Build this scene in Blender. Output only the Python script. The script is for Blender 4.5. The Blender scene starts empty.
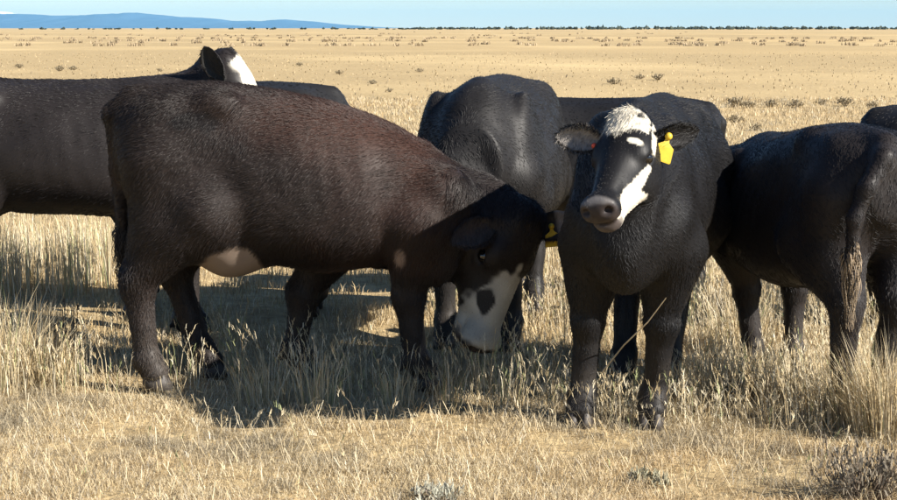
import bpy, math, os
import numpy as np
from mathutils import Matrix, Vector

# ------------------------------------------------------------------ camera, sky, sun, exposure
sc = bpy.context.scene
COL = sc.collection
FPX, W0, H0 = 1900.0, 897.0, 500.0        # focal length in photo pixels
CAMZ = 1.55
PITCH = math.atan((250 - 28) / FPX)       # the horizon lies at row 28

cam_d = bpy.data.cameras.new('camera')
cam_d.sensor_width = 36.0
cam_d.lens = 36.0 * FPX / W0
cam_d.clip_start = 0.1
cam_d.clip_end = 200000.0
cam = bpy.data.objects.new('camera', cam_d)
COL.objects.link(cam)
cam.location = (0, 0, CAMZ)
cam.rotation_euler = (math.pi / 2 - PITCH, 0, 0)
sc.camera = cam

SUN = Vector((1.47, -0.80, 1.0)).normalized()     # towards the sun
sun_el = math.asin(SUN.z)
sun_az = math.atan2(SUN.x, SUN.y)                 # from +Y towards +X

world = bpy.data.worlds.new('World')
sc.world = world
world.use_nodes = True
wn = world.node_tree
wn.nodes.clear()
w_out = wn.nodes.new('ShaderNodeOutputWorld')
w_bg = wn.nodes.new('ShaderNodeBackground')
w_sky = wn.nodes.new('ShaderNodeTexSky')
w_sky.sky_type = 'NISHITA'
w_sky.sun_disc = False
w_sky.sun_elevation = sun_el
w_sky.sun_rotation = sun_az
w_sky.altitude = 1800
w_sky.air_density = 1.0
w_sky.dust_density = 0.0
w_sky.ozone_density = 4.0
w_bg.inputs['Strength'].default_value = 0.055
wn.links.new(w_sky.outputs[0], w_bg.inputs['Color'])
wn.links.new(w_bg.outputs[0], w_out.inputs['Surface'])

sun_d = bpy.data.lights.new('sun', 'SUN')
sun_d.energy = 4.6
sun_d.angle = math.radians(0.53)
sun_d.color = (1.0, 0.94, 0.85)
sun_o = bpy.data.objects.new('sun', sun_d)
COL.objects.link(sun_o)
sun_o.location = SUN * 50
sun_o.rotation_euler = SUN.to_track_quat('Z', 'Y').to_euler()

sc.view_settings.view_transform = 'Standard'
sc.view_settings.look = 'None'
sc.view_settings.exposure = 1.32
sc.view_settings.gamma = 1.0
sc.view_settings.use_curve_mapping = False
sc.render.engine = 'CYCLES'
cy = sc.cycles
cy.max_bounces = 6
cy.diffuse_bounces = 3
cy.glossy_bounces = 2
cy.transmission_bounces = 3
cy.transparent_max_bounces = 6
cy.volume_bounces = 0
cy.use_denoising = True
cy.use_adaptive_sampling = True
cy.adaptive_threshold = 0.01
try:
    sc.cycles_curves.shape = 'RIBBONS'
except Exception:
    pass

QUICK = os.environ.get('SCENE_QUICK') == '1'
rng = np.random.default_rng(7)

# ------------------------------------------------------------------ helpers: pixels, noise, meshes
def ray(px, py):
    dx, dy = (px - W0 / 2) / FPX, -(py - H0 / 2) / FPX
    c, s = math.cos(PITCH), math.sin(PITCH)
    return np.array([dx, c + dy * s, -s + dy * c])

def at_y(px, py, Y):
    d = ray(px, py)
    t = Y / d[1]
    return np.array([d[0] * t, Y, CAMZ + d[2] * t])

def at_ground(px, py, z=0.0):
    d = ray(px, py)
    t = (z - CAMZ) / d[2]
    return np.array([d[0] * t, d[1] * t, z])

def _hash(i, j, k, seed):
    n = (i.astype(np.int64) * 374761393 + j.astype(np.int64) * 668265263 + k.astype(np.int64) * 2147483647 + seed * 974711) & 0x7fffffff
    n = ((n ^ (n >> 13)) * 1274126177) & 0x7fffffff
    n = n ^ (n >> 16)
    return (n & 0xffff) / 32767.5 - 1.0

def vnoise(p, scale=1.0, seed=0):
    """value noise in -1..1 for an (N,3) array"""
    q = np.asarray(p, dtype=np.float64) * scale
    i = np.floor(q).astype(np.int64)
    f = q - i
    f = f * f * (3 - 2 * f)
    r = 0
    for dx in (0, 1):
        wx = f[:, 0] if dx else 1 - f[:, 0]
        for dy in (0, 1):
            wy = f[:, 1] if dy else 1 - f[:, 1]
            for dz in (0, 1):
                wz = f[:, 2] if dz else 1 - f[:, 2]
                r = r + wx * wy * wz * _hash(i[:, 0] + dx, i[:, 1] + dy, i[:, 2] + dz, seed)
    return r

def fbm(p, scale=1.0, seed=0, octaves=3):
    r, a = 0, 1.0
    for o in range(octaves):
        r = r + a * vnoise(p, scale * 2 ** o, seed + 17 * o)
        a *= 0.5
    return r / 1.75

def smooth01(x, a, b):
    t = np.clip((x - a) / (b - a), 0, 1)
    return t * t * (3 - 2 * t)

def new_mesh(name, verts, faces, nside, mat, parent=None, col=None, smooth=True, loc=None):
    verts = np.ascontiguousarray(verts, dtype=np.float32)
    faces = np.ascontiguousarray(faces, dtype=np.int32).reshape(-1)
    me = bpy.data.meshes.new(name)
    nf = len(faces) // nside
    me.vertices.add(len(verts)); me.vertices.foreach_set('co', verts.reshape(-1))
    me.loops.add(len(faces)); me.loops.foreach_set('vertex_index', faces)
    me.polygons.add(nf)
    me.polygons.foreach_set('loop_start', np.arange(0, nf * nside, nside, dtype=np.int32))
    me.polygons.foreach_set('use_smooth', np.full(nf, smooth))
    me.update(calc_edges=True)
    me.validate(clean_customdata=False)
    if col is not None:
        a = me.color_attributes.new('Col', 'FLOAT_COLOR', 'POINT')
        c4 = np.ones((len(verts), 4), dtype=np.float32)
        c4[:, :3] = col
        a.data.foreach_set('color', c4.reshape(-1))
    if mat: me.materials.append(mat)
    o = bpy.data.objects.new(name, me)
    COL.objects.link(o)
    if parent: o.parent = parent
    if loc is not None: o.location = loc
    return o

def tag(o, label=None, cat=None, group=None, kind=None):
    if label: o['label'] = label
    if cat: o['category'] = cat
    if group: o['group'] = group
    if kind: o['kind'] = kind
    return o

def empty(name, loc, rz=0.0):
    e = bpy.data.objects.new(name, None)
    e.empty_display_size = 0.2
    COL.objects.link(e)
    e.location = loc
    e.rotation_euler = (0, 0, rz)
    return e

# ------------------------------------------------------------------ materials
def mat_new(name):
    m = bpy.data.materials.new(name)
    m.use_nodes = True
    nt = m.node_tree
    nt.nodes.clear()
    out = nt.nodes.new('ShaderNodeOutputMaterial')
    return m, nt, out

def N(nt, typ, **kw):
    n = nt.nodes.new(typ)
    for k, v in kw.items():
        if k in n.inputs.keys(): n.inputs[k].default_value = v
        else: setattr(n, k, v)
    return n

def mat_coat(name, rough=0.5, spec=0.20, bump=0.06):
    m, nt, out = mat_new(name)
    b = N(nt, 'ShaderNodeBsdfPrincipled')
    at = N(nt, 'ShaderNodeAttribute', attribute_name='Col')
    nz = N(nt, 'ShaderNodeTexNoise', Scale=60.0, Detail=4.0)
    tc = N(nt, 'ShaderNodeTexCoord')
    mp = N(nt, 'ShaderNodeMapping')
    mp.inputs['Scale'].default_value = (0.6, 2.0, 0.35)
    nt.links.new(tc.outputs['Object'], mp.inputs['Vector'])
    nt.links.new(mp.outputs[0], nz.inputs['Vector'])
    bp = N(nt, 'ShaderNodeBump', Strength=bump, Distance=0.012)
    nt.links.new(nz.outputs['Fac'], bp.inputs['Height'])
    nt.links.new(bp.outputs[0], b.inputs['Normal'])
    nt.links.new(at.outputs['Color'], b.inputs['Base Color'])
    b.inputs['Roughness'].default_value = rough
    b.inputs['Specular IOR Level'].default_value = spec
    nt.links.new(b.outputs[0], out.inputs['Surface'])
    return m

def mat_hair(name, rough=0.46, spec=0.33):
    m, nt, out = mat_new(name)
    b = N(nt, 'ShaderNodeBsdfPrincipled')
    at = N(nt, 'ShaderNodeAttribute', attribute_name='Col')
    nt.links.new(at.outputs['Color'], b.inputs['Base Color'])
    b.inputs['Roughness'].default_value = rough
    b.inputs['Specular IOR Level'].default_value = spec
    b.inputs['Sheen Weight'].default_value = 0.04
    b.inputs['Sheen Roughness'].default_value = 0.4
    nt.links.new(b.outputs[0], out.inputs['Surface'])
    return m

def mat_plain(name, col, rough=0.5, spec=0.5, noise=0.15, scale=8.0):
    m, nt, out = mat_new(name)
    b = N(nt, 'ShaderNodeBsdfPrincipled')
    nz = N(nt, 'ShaderNodeTexNoise', Scale=scale, Detail=3.0)
    tc = N(nt, 'ShaderNodeTexCoord')
    nt.links.new(tc.outputs['Object'], nz.inputs['Vector'])
    mx = N(nt, 'ShaderNodeMix', data_type='RGBA')
    mx.inputs['A'].default_value = (*[c * (1 - noise) for c in col], 1)
    mx.inputs['B'].default_value = (*[min(1, c * (1 + noise)) for c in col], 1)
    nt.links.new(nz.outputs['Fac'], mx.inputs['Factor'])
    nt.links.new(mx.outputs['Result'], b.inputs['Base Color'])
    b.inputs['Roughness'].default_value = rough
    b.inputs['Specular IOR Level'].default_value = spec
    nt.links.new(b.outputs[0], out.inputs['Surface'])
    return m

def mat_leafy(name, transl=0.18, rough=0.6):
    """dry grass and foliage: the colour comes from the blades themselves"""
    m, nt, out = mat_new(name)
    at = N(nt, 'ShaderNodeAttribute', attribute_name='Col')
    b = N(nt, 'ShaderNodeBsdfPrincipled')
    b.inputs['Roughness'].default_value = rough
    b.inputs['Specular IOR Level'].default_value = 0.3
    t = N(nt, 'ShaderNodeBsdfTranslucent')
    mx = N(nt, 'ShaderNodeMixShader')
    mx.inputs[0].default_value = transl
    nt.links.new(at.outputs['Color'], b.inputs['Base Color'])
    nt.links.new(at.outputs['Color'], t.inputs['Color'])
    nt.links.new(b.outputs[0], mx.inputs[1])
    nt.links.new(t.outputs[0], mx.inputs[2])
    nt.links.new(mx.outputs[0], out.inputs['Surface'])
    return m

M_COAT = mat_coat('cow_skin_coat')
M_HAIR = mat_hair('cow_hair')
M_EYE = mat_plain('eye_gloss', (0.008, 0.006, 0.005), rough=0.06, spec=0.8)
M_TAG = mat_plain('yellow_tag_plastic', (0.62, 0.42, 0.03), rough=0.5, noise=0.25, scale=60)
M_TAGR = mat_plain('red_button_plastic', (0.75, 0.10, 0.05), rough=0.4, noise=0.05)
M_HOOF = mat_plain('hoof_horn', (0.05, 0.042, 0.036), rough=0.6, noise=0.3, scale=30)
M_GRASS = mat_leafy('dry_grass_blades')
M_SAGE = mat_leafy('sagebrush', transl=0.15, rough=0.7)

# ------------------------------------------------------------------ signed distance modelling (numpy)
class Grid:
    def __init__(self, lo, hi, h):
        self.lo = np.array(lo, dtype=np.float32)
        self.h = h
        self.n = np.ceil((np.array(hi) - self.lo) / h).astype(int) + 1
        self.F = np.full(self.n, 0.5, dtype=np.float32)
        self.ax = [self.lo[k] + h * np.arange(self.n[k], dtype=np.float32) for k in range(3)]
    def box(self, lo, hi):
        i0 = np.clip(np.floor((np.array(lo) - self.lo) / self.h).astype(int), 0, self.n)
        i1 = np.clip(np.ceil((np.array(hi) - self.lo) / self.h).astype(int) + 1, 0, self.n)
        sl = tuple(slice(a, b) for a, b in zip(i0, i1))
        P = np.meshgrid(*[self.ax[k][sl[k]] for k in range(3)], indexing='ij', sparse=True)
        return sl, P
    def add(self, sl, d, k):
        a = self.F[sl]
        if k > 0:
            hh = np.clip(0.5 + 0.5 * (a - d) / k, 0, 1)
            self.F[sl] = a + (d - a) * hh - k * hh * (1 - hh)
        else:
            self.F[sl] = np.minimum(a, d)
    def sub(self, sl, d, k):
        a = self.F[sl]
        b = -d
        hh = np.clip(0.5 - 0.5 * (a - b) / k, 0, 1)
        self.F[sl] = a + (b - a) * hh + k * hh * (1 - hh)

    def cone(self, a, b, ra, rb, k=0.04, squash=None):
        """tapered capsule; squash=(dir, factor) thins it along dir"""
        a = np.array(a, dtype=np.float32); b = np.array(b, dtype=np.float32)
        m = max(ra, rb) + k + 0.03
        sl, (X, Y, Z) = self.box(np.minimum(a, b) - m, np.maximum(a, b) + m)
        if squash is not None:
            s = np.array(squash[0], dtype=np.float32); s = s / np.linalg.norm(s)
            q = squash[1]
            t = ((X - a[0]) * s[0] + (Y - a[1]) * s[1] + (Z - a[2]) * s[2]) * (q - 1)
            X = X + t * s[0]; Y = Y + t * s[1]; Z = Z + t * s[2]
            bb = b + s * np.dot(b - a, s) * (q - 1)
        else:
            bb = b; q = 1.0
        ab = bb - a
        L2 = float(np.dot(ab, ab)) + 1e-9
        t = np.clip(((X - a[0]) * ab[0] + (Y - a[1]) * ab[1] + (Z - a[2]) * ab[2]) / L2, 0, 1)
        d = np.sqrt((X - a[0] - t * ab[0]) ** 2 + (Y - a[1] - t * ab[1]) ** 2 + (Z - a[2] - t * ab[2]) ** 2) - (ra + (rb - ra) * t)
        self.add(sl, d / (0.5 + 0.5 * q), k)

    def ell(self, c, r, k=0.04, R=None, sub=False):
        """ellipsoid; R = 3x3 whose rows are its axes"""
        c = np.array(c, dtype=np.float32)
        m = max(r) + k + 0.02
        sl, (X, Y, Z) = self.box(c - m, c + m)
        x, y, z = X - c[0], Y - c[1], Z - c[2]
        if R is not None:
            R = np.array(R, dtype=np.float32)
            x, y, z = (R[0, 0] * x + R[0, 1] * y + R[0, 2] * z, R[1, 0] * x + R[1, 1] * y + R[1, 2] * z, R[2, 0] * x + R[2, 1] * y + R[2, 2] * z)
        k0 = np.sqrt((x / r[0]) ** 2 + (y / r[1]) ** 2 + (z / r[2]) ** 2)
        k1 = np.sqrt((x / r[0] ** 2) ** 2 + (y / r[1] ** 2) ** 2 + (z / r[2] ** 2) ** 2) + 1e-6
        d = k0 * (k0 - 1) / k1
        if sub: self.sub(sl, d, k)
        else: self.add(sl, d, k)

    def loft(self, S, k=0.05, p=2.35):
        """trunk: rows x, top, bottom, half width, taper (top narrower < 0 < top wider)"""
        S = np.array(S, dtype=np.float64)
        S = S[np.argsort(S[:, 0])]
        xs = np.linspace(S[0, 0], S[-1, 0], 200)
        ker = np.exp(-0.5 * (np.arange(-12, 13) / 5.0) ** 2); ker /= ker.sum()
        C = []
        for c in range(1, 5):
            v = np.interp(xs, S[:, 0], S[:, c])
            C.append(np.convolve(np.pad(v, 12, mode='edge'), ker, mode='valid'))
        x0, x1 = xs[0], xs[-1]
        sl, (X, Y, Z) = self.box((x0 - 0.1, -0.6, 0.2), (x1 + 0.1, 0.6, 1.7))
        Xc = np.clip(X, x0, x1)
        top, bot, w, tp = [np.interp(Xc, xs, c).astype(np.float32) for c in C]
        zc, hh = (top + bot) / 2, (top - bot) / 2
        u = (Z - zc) / hh
        ww = w * (1 + tp * np.clip(u, -1.2, 1.2))
        r = (np.abs(Y / ww) ** p + np.abs(u) ** p) ** (1 / p)
        d = (r - 1) * np.minimum(w, hh) * 0.9
        dx = np.maximum(X - x1, 0) + np.maximum(x0 - X, 0)
        d = np.where(dx > 0, np.sqrt(np.maximum(d, 0) ** 2 + dx ** 2) + np.minimum(d, 0) * 0, d)
        self.add(sl, d.astype(np.float32), k)

    def mesh(self):
        F, h = self.F, self.h
        ins = F < 0
        nx, ny, nz = F.shape
        cnt = np.zeros((nx - 1, ny - 1, nz - 1), dtype=np.int8)
        for a in (0, 1):
            for b in (0, 1):
                for c in (0, 1):
                    cnt += ins[a:nx - 1 + a, b:ny - 1 + b, c:nz - 1 + c]
        act = (cnt > 0) & (cnt < 8)
        I, J, K = np.nonzero(act)
        vid = np.full(act.shape, -1, dtype=np.int64)
        vid[I, J, K] = np.arange(len(I))
        acc = np.zeros((len(I), 3)); num = np.zeros(len(I))
        corners = [(a, b, c) for a in (0, 1) for b in (0, 1) for c in (0, 1)]
        for c0 in corners:
            for ax in range(3):
                if c0[ax] == 1: continue
                c1 = list(c0); c1[ax] = 1
                f0 = F[I + c0[0], J + c0[1], K + c0[2]]
                f1 = F[I + c1[0], J + c1[1], K + c1[2]]
                cr = (f0 < 0) != (f1 < 0)
                t = np.where(cr, f0 / np.where(cr, f0 - f1, 1), 0)
                p = np.array(c0, dtype=float)[None, :].repeat(len(I), 0)
                p[:, ax] += t
                acc[cr] += p[cr]; num[cr] += 1
        V = self.lo + h * (np.stack([I, J, K], 1) + acc / num[:, None])
        quads = []
        for ax in range(3):
            sl0 = [slice(None)] * 3; sl1 = [slice(None)] * 3
            sl0[ax] = slice(0, -1); sl1[ax] = slice(1, None)
            a, b = ins[tuple(sl0)], ins[tuple(sl1)]
            E = np.nonzero(a != b)
            flip = a[E]
            u, v = [(1, 2), (2, 0), (0, 1)][ax]
            E = np.stack(E, 1)
            ok = (E[:, u] > 0) & (E[:, v] > 0)
            for kk in (u, v): ok &= E[:, kk] < F.shape[kk] - 1
            E, flip = E[ok], flip[ok]
            def cid(du, dv):
                q = E.copy(); q[:, u] += du; q[:, v] += dv
                return vid[q[:, 0], q[:, 1], q[:, 2]]
            q = np.stack([cid(-1, -1), cid(0, -1), cid(0, 0), cid(-1, 0)], 1)
            q[~flip] = q[~flip][:, ::-1]
            quads.append(q)
        Q = np.concatenate(quads)
        return V, Q

def relax(V, Q, it=2, lam=0.5):
    E = np.concatenate([Q[:, [0, 1]], Q[:, [1, 2]], Q[:, [2, 3]], Q[:, [3, 0]]])
    E = np.concatenate([E, E[:, ::-1]])
    deg = np.bincount(E[:, 0], minlength=len(V)).astype(float)
    for _ in range(it):
        for l in (lam, -lam * 1.02) if it > 3 else (lam,):
            S = np.stack([np.bincount(E[:, 0], weights=V[E[:, 1], c], minlength=len(V)) for c in range(3)], 1)
            V = V + l * (S / np.maximum(deg, 1)[:, None] - V)
    return V

def vert_normals(V, F):
    e1 = V[F[:, 1]] - V[F[:, 0]]; e2 = V[F[:, 2]] - V[F[:, 0]]
    fn = np.cross(e1, e2)
    Nn = np.zeros_like(V)
    for k in range(F.shape[1]):
        for c in range(3):
            Nn[:, c] += np.bincount(F[:, k], weights=fn[:, c], minlength=len(V))
    return Nn / (np.linalg.norm(Nn, axis=1, keepdims=True) + 1e-12)

def unit(v):
    v = np.array(v, dtype=float)
    return v / np.linalg.norm(v)

# ------------------------------------------------------------------ cow
TRUNK = [  # x, top, bottom, half width, taper
    (-0.86, 1.20, 0.93, 0.08, 0.0), (-0.82, 1.25, 0.84, 0.16, 0.0), (-0.70, 1.285, 0.73, 0.215, 0.05), (-0.55, 1.30, 0.67, 0.255, 0.05),
    (-0.42, 1.305, 0.63, 0.285, 0.0), (-0.25, 1.29, 0.575, 0.325, -0.08), (0.0, 1.28, 0.545, 0.345, -0.12), (0.22, 1.28, 0.555, 0.33, -0.18),
    (0.42, 1.305, 0.585, 0.28, -0.28), (0.56, 1.29, 0.62, 0.235, -0.30), (0.68, 1.20, 0.68, 0.19, -0.2), (0.78, 1.08, 0.76, 0.13, 0.0)]

def cow(name, loc, heading, label, scale=1.0, h=0.013, trunk=None, neck=None, head=None, legs=None, tail=None,
        base=(0.022, 0.019, 0.018), paint=None, hair=40000, hair_len=0.016, hair_w=0.0011, hlen_fn=None, ears=None, tags=(),
        extra=None, head_scale=1.0, gloss=None, tail_hair=(0.02, 0.017, 0.016), tail_tip=None, wide=1.0, hair_bright=1.35, seed=1, belly=0.0,
        top=None, roof=0.0, hook=(0.215, 0.085), muzzle=1.0, tail_r=0.045, spots=(), lt=1.15, lift_r=(0.05, 0.20), shoulder=1.0, dusty=0.36, sect=2.35):
    T = [list(r) for r in (trunk or TRUNK)]
    for r in T:
        r[3] *= wide
        r[4] += roof
        if belly: r[2] -= belly * math.exp(-((r[0]) / 0.45) ** 2)
        if top: r[1] += np.interp(r[0], [t[0] for t in top], [t[1] for t in top])
    # the neck, head and ears are given in world space and brought into the cow's own space
    ch, sh_ = math.cos(heading), math.sin(heading)
    def w2l(v, point=False):
        v = np.array(v, float)
        if point: v = (v - np.array(loc, float)) / scale
        return np.array([ch * v[0] + sh_ * v[1], -sh_ * v[0] + ch * v[1], v[2]])
    if head: head = dict(poll=w2l(head['poll'], True), D=w2l(head['D']), U=w2l(head['U']))
    if neck and 'mid' in neck: neck = dict(neck, mid=w2l(neck['mid'], True))
    hd = dict(poll=(1.22, 0, 1.36), D=(0.75, 0, -0.66), U=(0.66, 0, 0.75))
    if head: hd.update(head)
    P = np.array(hd['poll'], float); D = unit(hd['D'])
    U = np.array(hd['U'], float); U = unit(U - D * np.dot(U, D)); S = np.cross(U, D)
    HS = head_scale
    def hp(x, y, z): return P + HS * (D * x + S * y + U * z)
    R = np.stack([D, S, U])
    lg = dict(fr=None, fl=None, hr=None, hl=None)
    if legs: lg.update(legs)
    pts = [P, hp(0.55, 0, 0)]
    lo = np.minimum.reduce([np.array([-1.02, -0.48, -0.02])] + [p - 0.2 for p in pts])
    hi = np.maximum.reduce([np.array([0.95, 0.48, 1.42])] + [p + 0.2 for p in pts])
    lo[2] = -0.02
    g = Grid(lo, hi, h)
    g.loft(T, p=sect)
    # hips, pins, spine
    tz = lambda x: float(np.interp(x, [r[0] for r in T], [r[1] for r in T]))
    for s in (-1, 1):
        g.ell((-0.40, s * hook[0] * wide, tz(-0.42) - hook[1]), (0.085, 0.055, 0.06), 0.07)
        g.ell((-0.775, s * 0.105, 1.12), (0.06, 0.05, 0.06), 0.06)
        g.ell((-0.26, s * 0.40 * wide, tz(-0.26) - 0.19), (0.09, 0.06, 0.085), 0.09, sub=True)
        # thigh and rump muscle
        g.ell((-0.60, s * 0.175 * wide, 0.98), (0.21, 0.115, 0.27), 0.09)
        g.ell((-0.50, s * 0.185 * wide, 0.80), (0.16, 0.085, 0.19), 0.11)
        # shoulder blade, upper arm
        g.ell((0.47, s * 0.205 * wide * shoulder, tz(0.47) - 0.315), (0.15, 0.075, 0.27), 0.08, R=[[0.97, 0, 0.24], [0, 1, 0], [-0.24, 0, 0.97]])
        g.ell((0.52, s * 0.19 * wide * shoulder, 0.80), (0.15, 0.09, 0.14), 0.07)
    g.cone((-0.75, 0, tz(-0.75) - 0.03), (0.45, 0, tz(0.45) - 0.035), 0.035, 0.035, 0.05)
    # brisket
    g.ell((0.66, 0, 0.74), (0.16, 0.12, 0.17), 0.09)
    # neck
    nb = np.array((0.56, 0, 1.0)) if neck is None else np.array(neck['base'], float)
    nm = None if neck is None else neck.get('mid')
    ne = hp(0.055, 0, -0.135)
    chain = [(nb, 0.255)] + ([(np.array(nm, float), neck.get('r', 0.19))] if nm is not None else []) + [(ne, 0.135 * HS)]
    for (a, ra), (b, rb) in zip(chain[:-1], chain[1:]):
        ax = unit(b - a)
        side = np.cross((0, 0, 1), ax)
        if np.linalg.norm(side) < 0.3: side = S
        side = unit(side - ax * np.dot(side, ax))
        g.cone(a, b, ra, rb, 0.09, squash=(side, 1.5))
    # dewlap under the throat
    g.cone(hp(0.16, 0, -0.24), (0.70, 0, 0.80), 0.04 * HS, 0.09, 0.09)
    # legs ------------------------------------------------------------
    hooves = []
    for key, s in (('fr', -1), ('fl', 1)):
        o = dict(knee=(0.48, 0.165, 0.42), fet=(0.47, 0.16, 0.13), toe=(0.51, 0.16, 0.05))
        if lg[key]: o.update(lg[key])
        m = lambda v: np.array((v[0], v[1] * s, v[2]), float)
        el = m(o.get('elbow', (0.43, 0.205 * wide * (0.4 + 0.6 * shoulder), 0.72))); kn, ft, to = m(o['knee']), m(o['fet']), m(o['toe'])
        sh = m((0.55, 0.19 * wide * shoulder, 0.84))
        g.cone(sh, el, 0.12, 0.115, 0.06)
        g.cone(el, kn + (0, 0, 0.03), 0.125 * lt, 0.058 * lt, 0.05)
        g.ell(kn, (0.060 * lt, 0.055 * lt, 0.078), 0.03)
        g.cone(kn, ft, 0.050 * lt, 0.041 * lt, 0.03)
        g.ell(ft, (0.052 * lt, 0.049 * lt, 0.055), 0.025)
        g.cone(ft, to + (0, 0, 0.02), 0.045 * lt, 0.050 * lt, 0.02)
        for w_ in (-1, 1): g.cone(ft + (-0.045 * lt, w_ * 0.022, -0.015), ft + (-0.058 * lt, w_ * 0.024, -0.04), 0.016, 0.012, 0.012)
        hooves.append((to, unit(np.array((to - ft)[:2].tolist() + [0]) + (1e-3, 0, 0))))
    for key, s in (('hr', -1), ('hl', 1)):
        o = dict(hock=(-0.775, 0.155, 0.50), fet=(-0.715, 0.15, 0.14), toe=(-0.67, 0.15, 0.05))
        if lg[key]: o.update(lg[key])
        m = lambda v: np.array((v[0], v[1] * s, v[2]), float)
        st = m((-0.46, 0.215 * wide, 0.76)); hk, ft, to = m(o['hock']), m(o['fet']), m(o['toe'])
        dxh = hk[0] + 0.775
        g.cone(m((-0.66, 0.15, 0.98)), m((-0.665 + dxh * 0.35, 0.165, 0.72)), 0.155, 0.105, 0.07)
        g.cone(st, hk + (0.02, 0, 0.05), 0.122 * lt, 0.064 * lt, 0.09)
        g.cone(m((-0.68 + dxh * 0.35, 0.16, 0.72)), hk + (0, 0, 0.06), 0.10 * lt, 0.054 * lt, 0.06)
        g.ell(hk, (0.062 * lt, 0.05 * lt, 0.08), 0.035)
        g.cone(hk + (-0.045, 0, 0.045), hk + (-0.04, 0, -0.02), 0.030, 0.026, 0.03)
        g.cone(hk, ft, 0.053 * lt, 0.042 * lt, 0.03)
        g.ell(ft, (0.053 * lt, 0.049 * lt, 0.055), 0.025)
        g.cone(ft, to + (0, 0, 0.02), 0.045 * lt, 0.050 * lt, 0.02)
        hooves.append((to, unit(np.array((to - ft)[:2].tolist() + [0]) + (1e-3, 0, 0))))
    # udder between the hind legs
    if extra:
        for e in extra: g.ell(e['c'], e['r'], e.get('k', 0.04))
    # head ------------------------------------------------------------
    def he(c, r, k=0.03, sub=False): g.ell(hp(*c), tuple(HS * x for x in r), k * HS, R=R, sub=sub)
    def hc(a, b, ra, rb, k=0.03, sq=None): g.cone(hp(*a), hp(*b), ra * HS, rb * HS, k * HS, squash=None if sq is None else (R[sq[0]], sq[1]))
    he((0.075, 0, -0.105), (0.125, 0.108, 0.115), 0.04)
    he((0.0, 0, -0.035), (0.055, 0.07, 0.05), 0.05)
    for s in (-1, 1):
        he((0.15, s * 0.078, -0.075), (0.055, 0.038, 0.045), 0.04)          # brow
        he((0.150, s * 0.062, -0.175), (0.105, 0.048, 0.095), 0.04)          # cheek
        he((0.26, s * 0.050, -0.145), (0.10, 0.035, 0.055), 0.04)
        he((0.462, s * 0.046 * muzzle, -0.090), (0.034, 0.034, 0.042), 0.03)          # nostril wing
    hc((0.14, 0, -0.090), (0.43, 0, -0.095), 0.086, 0.054 * (0.4 + 0.6 * muzzle), 0.04, (1, 1.02))
    he((0.447, 0, -0.103), (0.055, 0.075 * muzzle, 0.058), 0.03)
    hc((0.12, 0, -0.20), (0.42, 0, -0.160), 0.075, 0.042, 0.04)
    he((0.430, 0, -0.168), (0.055, 0.058 * muzzle, 0.036), 0.03)
    for s in (-1, 1):
        he((0.493, s * 0.050 * muzzle, -0.080), (0.026, 0.019, 0.013), 0.008, sub=True)
        he((0.165, s * 0.112, -0.098), (0.026, 0.016, 0.020), 0.012, sub=True)
        he((0.160, s * 0.104, -0.074), (0.036, 0.014, 0.010), 0.012)
        he((0.168, s * 0.106, -0.121), (0.030, 0.010, 0.008), 0.012)
        he((0.44, s * 0.070 * muzzle, -0.142), (0.065, 0.018, 0.006), 0.010, sub=True)
    he((0.497, 0, -0.142), (0.03, 0.065 * muzzle, 0.009), 0.008, sub=True)
    # tail ------------------------------------------------------------
    tl = tail or [(-0.80, 0, tz(-0.78) - 0.03), (-0.875, 0, 1.13), (-0.885, 0, 0.90), (-0.88, 0, 0.62)]
    tr = np.linspace(tail_r, max(0.022, tail_r * 0.5), len(tl))
    for i in range(len(tl) - 1):
        g.cone(tl[i], tl[i + 1], tr[i], tr[i + 1], 0.03)
    V, Q = g.mesh()
    V = relax(V, Q, 2, 0.5)
    Nn = vert_normals(V, Q)
    off = 0.006 * vnoise(V, 5.0, seed) + 0.0016 * vnoise(V, 15.0, seed + 3)
    HL = (V - P) @ R.T / HS                       # head-local coordinates
    inhead = (HL[:, 0] > -0.06) & (HL[:, 0] < 0.56) & (np.abs(HL[:, 1]) < 0.16) & (HL[:, 2] < 0.09) & (HL[:, 2] > -0.27)
    hm = np.where(inhead, smooth01(HL[:, 0], -0.05, 0.12), 0.0)
    off *= (1 - 0.85 * hm)
    # folds of skin on the neck and low ripples over the ribs
    rib = np.exp(-((V[:, 0] - 0.05) / 0.28) ** 2) * np.exp(-((V[:, 2] - 0.95) / 0.2) ** 2)
    off += 0.0008 * rib * np.sin(V[:, 0] * 75 + V[:, 2] * 12)
    V = V + Nn * off[:, None]
    Nn = vert_normals(V, Q)
    # colour
    C = np.array(base)[None, :] * (1 + 0.35 * fbm(V, 5, seed)[:, None]) * np.ones((len(V), 1))
    dust = smooth01(V[:, 2], 0.45, 0.05) * (0.5 + 0.8 * fbm(V, 11, seed + 5))
    dust = np.clip(dust, 0, 1)[:, None] * dusty
    C = C * (1 - dust) + np.array((0.13, 0.11, 0.09)) * dust
    muz = smooth01(HL[:, 0] + 0.30 * np.maximum(0, -0.10 - HL[:, 2]) - 0.5 * np.maximum(0, HL[:, 2] + 0.075) - 0.01 * vnoise(V, 40, seed), 0.462, 0.482) * inhead
    LEN = np.full(len(V), hair_len) * (1 - 0.6 * hm) * (1 - 0.3 * smooth01(V[:, 2], 0.5, 0.3))
    LEN = np.where(muz > 0.5, 0.0, LEN)
    LEN = LEN * (1 + 0.35 * vnoise(V, 9, seed + 8))
    if paint: C, LEN = paint(C, LEN, V, HL, inhead, hm)
    C = put(C, muz, np.array((0.034, 0.027, 0.026)) * (1 + 0.3 * vnoise(V, 60, seed)[:, None]))
    lipm = smooth01(HL[:, 0], 0.41, 0.44) * smooth01(HL[:, 2], -0.146, -0.152) * inhead
    C = put(C, lipm * 0.8, (0.075, 0.062, 0.058))
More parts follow.
